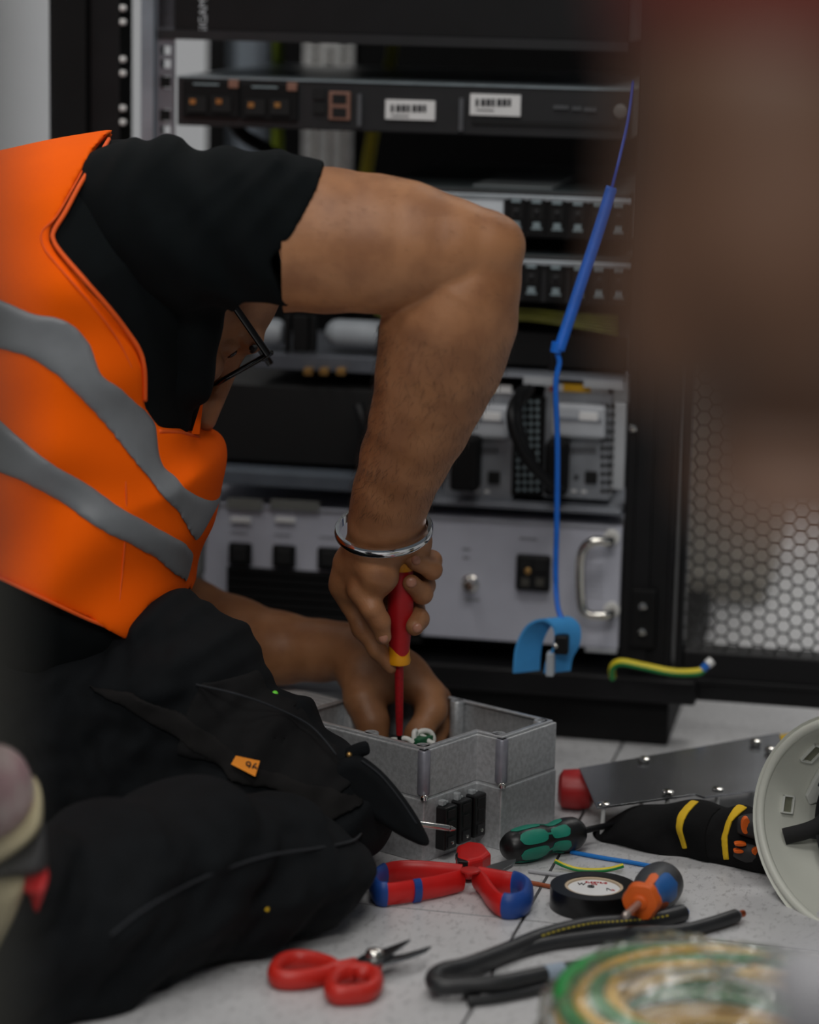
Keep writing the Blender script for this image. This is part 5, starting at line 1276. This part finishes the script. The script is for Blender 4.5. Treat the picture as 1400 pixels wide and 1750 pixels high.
# orange size tag, yellow stitch, lime toggle
q_ = [fsurf(TH, hfold, x, y, .0085) for x, y in ((396, 1302), (404, 1288), (445, 1297), (437, 1323))]
q_ = [p_+np.array([0, -.006, 0]) for p_ in q_]; t_ = MB(); t_.prism(q_, (0, -.0012, 0)); tg = t_.build('orange_tag', mat('tag_orange', S(236, 140, 10), .7, var=.05), tro); tg['label'] = 'small orange fabric tag'
c_ = (q_[2]+q_[3])/2*.75+(q_[0]+q_[1])/2*.25+np.array([0, -.0018, 0]); ex_ = (q_[2]-q_[1]); text('tag_print', '96', m_ink, tg, c_, ex_, (0, 0, 1), .012, .0003)
q_ = [fsurf(CF, cfold, x, y, .001) for x, y in ((453, 1555), (461, 1543), (466, 1545), (458, 1557))]
t_ = MB(); t_.prism(q_, (0, -.0008, 0)); t_.build('yellow_stitch', m_ybd, tro)
t_ = MB(); t_.ball(fsurf(TH, hfold, 470, 1186, .003), .0032, 10, 6); t_.build('lime_toggle', mat('lime', S(110, 220, 60), .5, var=.05), tro, smooth=True)
# ---- shoe, sole towards the viewer's left
sh = bpy.data.objects.new('shoe', None); COL.objects.link(sh); sh.parent = wk; sh.matrix_parent_inverse = Matrix.Translation(-Vector(wk['_base'])); sh.empty_display_size = .01
spl = Plane(P(-200, 1500, 1.93), P(200, 1500, 1.99))
def spuff(name, pix, T, R, m, res=.0028):
    p_ = Puff(spl, pix, T, R, 4); Fz = p_.field(res, .01); v, q = Fz.mesh(spl.world); v[:, 2] = np.maximum(v[:, 2], .001); me = np_mesh(name, [(v, q)]); me.materials.append(m); return link(name, me, sh)
m_pink = mat('shoe_pink', S(150, 120, 124), .85, var=.25, vscale=30, bump=.3, bscale=500, col2=S(176, 164, 160)); m_bei = mat('shoe_beige', S(176, 166, 134), .7, var=.12, vscale=30)
m_dkg = mat('shoe_charcoal', S(52, 52, 54), .7, var=.1); m_rd = mat('shoe_red', S(176, 26, 30), .55, var=.08)
spuff('upper', [(-160, 1300), (-40, 1276), (10, 1276), (40, 1294), (56, 1330), (58, 1372), (20, 1420), (-60, 1450), (-160, 1440)], .038, .03, m_pink)
spuff('foxing', [(-160, 1430), (-60, 1425), (10, 1395), (48, 1345), (62, 1330), (70, 1360), (66, 1400), (30, 1440), (-40, 1480), (-160, 1490)], .042, .02, m_bei)
spuff('charcoal_panel', [(-160, 1470), (-40, 1468), (30, 1430), (68, 1390), (77, 1430), (76, 1476), (40, 1490), (0, 1488), (-160, 1520)], .040, .025, m_dkg)
spuff('sole', [(-160, 1500), (0, 1482), (44, 1484), (36, 1530), (10, 1590), (-30, 1650), (-160, 1680)], .036, .02, m_bei)
spuff('red_flash', [(-60, 1560), (0, 1525), (40, 1480), (66, 1466), (78, 1476), (66, 1520), (48, 1556), (42, 1520), (30, 1512), (0, 1545), (-60, 1585)], .043, .012, m_rd)

# ================================================================== SCREWDRIVER IN THE HAND
ta, tb_ = P(687, 936, 2.474), P(682, 1131, 2.482); tt_ = P(683, 1262, 2.492)
hd = thing('insulated_screwdriver', 'red and yellow insulated screwdriver held in the right hand', 'screwdriver', tt_)
d_ = tb_-ta; L = np.linalg.norm(d_); d_ /= L
pr = [(0, .008), (.004, .0108), (.016, .0120), (.022, .0110), (.035, .0114), (.052, .0125), (.066, .0122), (.082, .0110), (.094, .0102), (L-.006, .0095)]
mb = MB(); mb.lathe(ta, d_, [(t, prof_r(pr, t)) for t in np.linspace(.018, L-.006, 26)], 22); mb.build('handle', mat('insul_red', S(176, 14, 24), .5, var=.06), hd, smooth='auto')
m_amb = mat('insul_amber', S(236, 158, 12), .45, var=.05)
mb = MB(); mb.lathe(ta, d_, [(t, prof_r(pr, t)+.0004) for t in np.linspace(0, .021, 8)], 22); mb.build('butt_cap', m_amb, hd, smooth='auto')
v = []; X, Y_, D_ = frame(d_); n_ = 30
for t, r_ in ((L-.011, .0101), (L-.006, .0104), (L-.002, .0112), (L+.001, .0106), (L+.002, .004)):
    for k in range(n_):
        g = 6.2832*k/n_; w_ = (.0045*math.cos(2*g+.9)-.001) if t < L-.01 else 0
        v.append(ta+D_*(t+w_)+(X*math.cos(g)+Y_*math.sin(g))*r_)
f = [(i*n_+k, i*n_+(k+1) % n_, i*n_+n_+(k+1) % n_, i*n_+n_+k) for i in range(4) for k in range(n_)]+[tuple(range(n_-1, -1, -1)), tuple(range(4*n_, 5*n_))]
MB().add(v, f).build('guard', m_amb, hd, smooth='auto')
mb = MB(); e_ = tt_-tb_; Ls = np.linalg.norm(e_); mb.lathe(tb_, e_, [(0, .0046), (Ls*.5, .0041), (Ls*.72, .0039), (Ls-.004, .0032)], 14); mb.build('insulated_shaft', mat('insul_red_shaft', S(168, 16, 26), .5, var=.15, vscale=300), hd, smooth='auto')
mb = MB(); mb.lathe(tb_+e_/Ls*(Ls-.005), e_, [(0, .0024), (.008, .0022), (.010, .0012)], 10); mb.build('tip', m_blk, hd, smooth='auto')

# ================================================================== HARD HAT, LYING ON ITS SIDE
hc = P(1468, 1416, 2.27)
hn = npv([-.80, -.52, .22]); hn /= np.linalg.norm(hn)             # out of the opening
hv_ = npv([0, 0, 1.])-hn*hn[2]; hv_ /= np.linalg.norm(hv_); hh_ = np.cross(hv_, hn); hh_ = hh_ if hh_[0] > 0 else -hh_
hat = thing('hard_hat', 'white hard hat lying on its side, showing its harness', 'hard hat', hc*np.array([1, 1, 0]))
aH, bH, cH = .128, .094, .125
m_hat = mat('hat_white', S(206, 208, 198), .38, var=.03, vscale=12)
def hp_(g, e_, r=1.0):        # g round the opening, e_ 0 at rim .. 1 at crown
    k = math.cos(e_*math.pi/2)
    return hc+(hh_*math.cos(g)*aH+hv_*math.sin(g)*bH)*r*k-hn*math.sin(e_*math.pi/2)*cH*r
N_, M_ = 64, 18
def shell(r0, r1, e0, e1, m, nm, flare=0):
    v = []; f = []
    rows = [(r0, e0+(e1-e0)*i/M_) for i in range(M_+1)]+[(r1, e1-(e1-e0)*i/M_) for i in range(M_+1)]
    for r_, e_ in rows:
        for k in range(N_): v.append(hp_(6.2832*k/N_, min(e_, .995), r_))
    n2 = len(rows)
    for i in range(n2):
        j = (i+1) % n2
        for k in range(N_): f.append((i*N_+k, i*N_+(k+1) % N_, j*N_+(k+1) % N_, j*N_+k))
    return MB().add(v, f).build(nm, m, hat, smooth='auto')
shell(1.0, .972, 0, .99, m_hat, 'shell')
rimp = [hp_(6.2832*k/N_, 0, 1.0)+hn*.002 for k in range(N_)]
mb = MB(); mb.tube(rimp, .0042, 10, closed=True, up=hn); mb.build('rim', m_hat, hat, smooth=True)
# peak: brim lip swelling at the lower right end
brim = MB(); v = []; f = []
for k in range(N_+1):
    g = 6.2832*k/N_; ext = .006+.016*max(0, math.cos(g-math.radians(-50)))**3
    a_ = hp_(g, 0, 1.0); d_ = hh_*math.cos(g)+hv_*math.sin(g)
    for q_ in (a_+hn*.001, a_+d_*ext+hn*(.004+ext*.25), a_+d_*ext+hn*(.001+ext*.25), a_-hn*.003): v.append(q_)
for k in range(N_):
    for j in range(4): f.append((k*4+j, k*4+(j+1) % 4, k*4+4+(j+1) % 4, k*4+4+j))
brim.add(v, f).build('brim', m_hat, hat, smooth='auto')
shell(.86, .84, .34, .96, mat('liner_slate', S(88, 90, 96), .85, var=.2, vscale=250), 'liner')
# slots, clips on the inner wall
def inner_frame(g, e_, w_, l_):
    c_ = hp_(g, e_, .970); t1 = hp_(g+.02, e_, .970)-hp_(g-.02, e_, .970); t1 /= np.linalg.norm(t1)
    t2 = hp_(g, e_+.02, .970)-hp_(g, e_-.02, .970); t2 /= np.linalg.norm(t2); n0 = np.cross(t1, t2); n0 = n0 if n0@(hc-hn*.05-c_) > 0 else -n0
    return c_, t1, t2, n0
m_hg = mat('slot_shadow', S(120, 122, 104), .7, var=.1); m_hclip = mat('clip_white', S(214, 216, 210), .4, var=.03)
for g_, e_, w_, l_ in ((math.radians(150), .14, .012, .0065), (math.radians(186), .13, .0085, .006)):
    c_, t1, t2, n0 = inner_frame(g_, e_, w_, l_)
    lf = lambda x, y, z: c_+t1*x+t2*y+n0*z
    mb = MB()
    for x0, x1, y0, y1 in ((-w_, w_, -l_, -l_+.0016), (-w_, w_, l_-.0016, l_), (-w_, -w_+.0016, -l_, l_), (w_-.0016, w_, -l_, l_)): mb.box((x0, y0, -.002), (x1, y1, .0035), lf)
    o = mb.build('slot_frame', m_hclip, hat, bevel=.0004)
    mb = MB(); mb.box((-w_+.0016, -l_+.0016, -.002), (w_-.0016, l_-.0016, .001), lf); mb.build('slot', m_hg, o)
c_, t1, t2, n0 = inner_frame(math.radians(168), .26, 0, 0)
lf = lambda x, y, z: c_+t1*x+t2*y+n0*z
mb = MB(); mb.prism([lf(x, y, 0) for x, y in ((-.022, -.006), (.016, -.008), (.024, .0), (.018, .008), (-.018, .010), (-.026, .002))], n0*.006); mb.build('harness_clip', m_hclip, hat, bevel=.002)
# harness: dark band and straps
m_str = mat('harness_black', S(26, 26, 27), .8, var=.1)
pts_ = [hp_(math.radians(a_), .30, .86) for a_ in range(120, 250, 10)]
mb = MB(); mb.tube(catmull(pts_, 3), .0018, 8, ry=.010, up=hn); mb.build('head_band', m_str, hat, smooth='auto')
for a_, b_ in ((200, 20), (165, -25), (225, 70)):
    pts_ = [hp_(math.radians(a_), .25, .93), hp_(math.radians(a_), .55, .86), hc-hn*.095, hp_(math.radians(b_), .55, .86), hp_(math.radians(b_), .25, .93)]
    mb = MB(); mb.tube(catmull(pts_, 6), .008, 8, ry=.0012, up=hn); mb.build('cradle_strap', mat('strap_slate', S(74, 76, 82), .8, var=.15, vscale=200), hat, smooth='auto')
k1_ = hp_(math.radians(205), .10, .95); mb = MB(); mb.tube(catmull([k1_, hp_(math.radians(195), .28, .80), hp_(math.radians(160), .30, .70), hp_(math.radians(120), .22, .72)], 6), .005, 10, ry=.008); mb.build('chin_strap', m_str, hat, smooth='auto')

# ================================================================== BAGGED COIL OF WIRE (close to the lens)
cc0 = G(1196, 1742); cc0 = np.array([cc0[0], 1.905, 0])
coil = thing('wire_coil', 'coil of yellow and green earth wire inside the clear bag', 'wire', cc0)
m_cy = mat('coil_yellow', S(230, 176, 14), .4, var=.06); m_cg = mat('coil_green', S(30, 140, 62), .4, var=.08)
rr_ = np.random.RandomState(2); lv = 0
for layer in range(8):
    for rad in range(4):
        R0_ = .078+.0118*rad+rr_.uniform(-.003, .003); zc_ = .007+layer*.0085+rr_.uniform(-.001, .001); ph = rr_.uniform(0, 6)
        pts_ = [cc0+np.array([math.cos(g)*R0_*1.05, math.sin(g)*R0_, zc_+.003*math.sin(2*g+ph)]) for g in np.linspace(0, 6.2832, 49)[:-1]]
        mb = MB(); mb.tube(pts_, .0060, 8, closed=True); mb.build('wire_turn', m_cy if (layer//2+rad) % 2 else m_cg, coil, smooth=True)
# crumpled clear bag
bagm = bpy.data.materials.new('clear_film'); bagm.use_nodes = True; nt = bagm.node_tree; nt.nodes.clear()
out = nt.nodes.new('ShaderNodeOutputMaterial'); tr = nt.nodes.new('ShaderNodeBsdfTransparent'); gs = nt.nodes.new('ShaderNodeBsdfGlossy'); df = nt.nodes.new('ShaderNodeBsdfTranslucent'); dd2 = nt.nodes.new('ShaderNodeBsdfDiffuse')
gs.inputs['Roughness'].default_value = .18; gs.inputs['Color'].default_value = (.9, .92, .9, 1); dd2.inputs['Color'].default_value = (.72, .75, .68, 1)
tr.inputs['Color'].default_value = (.97, .98, .96, 1)
m1 = nt.nodes.new('ShaderNodeMixShader'); m2 = nt.nodes.new('ShaderNodeMixShader'); fr_ = nt.nodes.new('ShaderNodeLayerWeight'); fr_.inputs['Blend'].default_value = .22
tcb = nt.nodes.new('ShaderNodeTexCoord'); nzb = nt.nodes.new('ShaderNodeTexNoise'); nzb.inputs['Scale'].default_value = 38; nzb.inputs['Detail'].default_value = 4; nzb.inputs['Distortion'].default_value = 1.5
bpb = nt.nodes.new('ShaderNodeBump'); bpb.inputs['Strength'].default_value = .9; bpb.inputs['Distance'].default_value = .006
nt.links.new(tcb.outputs['Object'], nzb.inputs[0]); nt.links.new(nzb.outputs['Fac'], bpb.inputs['Height']); nt.links.new(bpb.outputs[0], gs.inputs['Normal']); nt.links.new(bpb.outputs[0], dd2.inputs['Normal'])
nt.links.new(fr_.outputs['Facing'], m1.inputs[0]); nt.links.new(tr.outputs[0], m1.inputs[1]); nt.links.new(gs.outputs[0], m1.inputs[2])
m2.inputs[0].default_value = .09; nt.links.new(m1.outputs[0], m2.inputs[1]); nt.links.new(dd2.outputs[0], m2.inputs[2]); nt.links.new(m2.outputs[0], out.inputs[0])
v = []; f = []; NB, MBk = 72, 20
for i in range(MBk+1):
    e_ = i/MBk*math.pi/2
    for k in range(NB):
        g = 6.2832*k/NB; cr = 1+.05*math.sin(5*g+3*e_)+.035*math.sin(11*g-5*e_)+.025*math.sin(17*g+9*e_)+.02*rr_.randn()*.5
        rad = (.136)*math.cos(e_)**.40*cr; z_ = .002+(.088+.004*math.sin(4*g)+.003*rr_.randn()*.6)*math.sin(e_)**.9
        v.append(cc0+np.array([math.cos(g)*rad*1.06, math.sin(g)*rad*.98, z_]))
for i in range(MBk):
    for k in range(NB): f.append((i*NB+k, i*NB+(k+1) % NB, (i+1)*NB+(k+1) % NB, (i+1)*NB+k))
bag = MB().add(v, f).build('plastic_bag', bagm, None, smooth=True); tag(bag, 'crumpled clear plastic bag over the coil of wire', 'bag')

# ================================================================== OUT-OF-FOCUS FOREGROUND
# pale grey case standing close to the lens, lower right
q0 = P(1345, 1690, 1.02)
cs2 = thing('grey_case', 'pale grey plastic case blurred in the lower right foreground', 'case', (q0[0]+.11, 1.05, 0))
m_case = mat('case_grey', S(150, 150, 154), .6, var=.05)
mb = MB(); mb.box((q0[0], 1.02, .01), (q0[0]+.26, 1.075, q0[2]-.03)); mb.build('case_body', m_case, cs2, bevel=.012, seg=4)
mb = MB(); mb.box((q0[0]-.002, 1.018, q0[2]-.028), (q0[0]+.262, 1.077, q0[2]+.004)); mb.build('case_lid', m_case, cs2, bevel=.012, seg=4)
for sx in (.03, .22):
    mb = MB(); mb.box((q0[0]+sx-.01, 1.03, 0), (q0[0]+sx+.01, 1.065, .012)); mb.build('case_foot', m_dkg, cs2, bevel=.002)
# bystander: hanging forearm and hand with a red sleeve
by = thing('person', 'blurred bystander at the right edge, bare arm hanging below a red sleeve', 'person', (.40, .84, 0))
BX = .235; BYY = .74
Fb = Field((-0.025, .55, -.01), (.85, 1.15, 1.78), .008)
hx_, hz_ = P(1255, 760, BYY)[0], P(1255, 800, BYY)[2]
Fb.chain([((0.225, .82, 1.36), .055), ((0.195, .78, 1.10), .047), ((0.150, .76, .97), .044), ((0.104, .75, .84), .040), ((0.096, BYY, .785), .036), ((0.099, BYY, .745), .038), ((0.104, BYY, .715), .028)], .01, .02)
Fb.chain([((0.075, BYY, .765), .014), ((0.063, BYY-.01, .735), .012), ((0.065, BYY-.015, .712), .010)], .008, .006)
for k in range(4): Fb.chain([((.084+.0135*k, BYY+.004, .715), .011), ((.088+.0125*k, BYY-.006, .682), .010), ((.093+.011*k, BYY-.026, .677), .009)], .004, .005)
Fb.chain([((0.405, .86, 1.28), .10), ((0.405, .86, 1.05), .115), ((0.405, .86, .88), .12)], .02, .05)
Fb.chain([((0.285, .84, 1.36), .06), ((0.525, .88, 1.36), .06)], .03, .03)
Fb.chain([((0.525, .88, 1.36), .055), ((0.585, .90, 1.08), .045), ((0.605, .90, .84), .032), ((0.605, .89, .73), .028)], .02, .02)
Fb.chain([((0.335, .86, .86), .088), ((0.325, .86, .47), .062), ((0.325, .88, .10), .045), ((0.325, .84, .04), .038), ((0.325, .74, .03), .032)], .02, .03)
Fb.chain([((0.475, .87, .86), .088), ((0.485, .87, .47), .062), ((0.485, .89, .10), .045), ((0.485, .86, .04), .038), ((0.485, .76, .03), .032)], .02, .03)
Fb.cone((0.405, .87, 1.38), (.405, .86, 1.50), .055, .052, .02); Fb.ell((0.405, .85, 1.60), (.075, .095, .115), None, .02); Fb.ell((0.405, .755, 1.585), (.016, .022, .022), None, .01)
m_skin2 = mat('skin_shaded', (.115, .058, .034), .55, var=.10, vscale=28, bump=.10, bscale=420, col2=(.095, .046, .026))  # backlit shade on the arm darkened into the skin colour
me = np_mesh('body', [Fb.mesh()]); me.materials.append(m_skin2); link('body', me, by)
def cloth(nm, m, build, cut):
    Fx = Field((0.025, .60, -.01), (.85, 1.10, 1.45), .008); build(Fx); x, y, z = Fx.grid(); Fx.d = np.maximum(Fx.d, cut(x, y, z)).astype(np.float32)
    me = np_mesh(nm, [Fx.mesh()]); me.materials.append(m); link(nm, me, by)
def b_top(Fx):
    Fx.chain([((0.405, .86, 1.29), .112), ((0.405, .86, 1.05), .127), ((0.405, .86, .86), .135)], .02, .05)
    Fx.chain([((0.265, .84, 1.36), .075), ((0.545, .88, 1.36), .075)], .03, .03)
    Fx.chain([((0.225, .82, 1.36), .068), ((0.190, .78, 1.10), .060), ((0.148, .76, .97), .057), ((0.102, .75, .82), .052)], .01, .02)
    Fx.chain([((0.525, .88, 1.36), .068), ((0.585, .90, 1.08), .06), ((0.605, .90, .90), .052)], .01, .02)
cloth('red_top', mat('top_red', S(96, 40, 30), .85, var=.1, bump=.15, bscale=500), b_top, lambda x, y, z: np.maximum(.785-z, z-1.42)+0*x)
def b_tr(Fx):
    for xx, s_ in ((0.335, 0), (.475, .01)):
        Fx.chain([((xx, .86, .88), .105), ((xx-.005+s_, .86, .47), .080), ((xx-.005+s_, .88, .10), .065)], .02, .03)
cloth('dark_trousers', m_tr, b_tr, lambda x, y, z: np.maximum(z-.93, .045-z)+0*x)
Fx = Field((0.285, .72, 1.45), (.60, 1.0, 1.76), .006); Fx.ell((0.405, .865, 1.62), (.082, .098, .112), None, .01); x, y, z = Fx.grid(); Fx.d = np.maximum(Fx.d, (1.60-z)-(y-.86)*.9)
me = np_mesh('hair', [Fx.mesh()]); me.materials.append(m_hair); link('hair', me, by)
# dark cabinet edge brushing the left side of the frame
xl = P(-26, 875, .62)[0]
edge = thing('steel_post', 'slim dark steel post blurred along the left side of the view', 'post', (xl-.02, .64, 0))
mb = MB(); mb.box((xl-.036, .62, .008), (xl, .65, 1.5)); mb.build('post_body', mat('edge_olive', S(44, 44, 38), .7, var=.08), edge, bevel=.004)
mb = MB(); mb.box((xl-.07, .585, .0), (xl+.034, .685, .008)); mb.build('foot_plate', MATS['edge_olive'], edge, bevel=.002)
mb = MB(); mb.box((xl-.040, .616, 1.5), (xl+.004, .654, 1.512)); mb.build('end_cap', m_blk2, edge, bevel=.002)

for o in scene.objects:
    if '_base' in o: del o['_base']
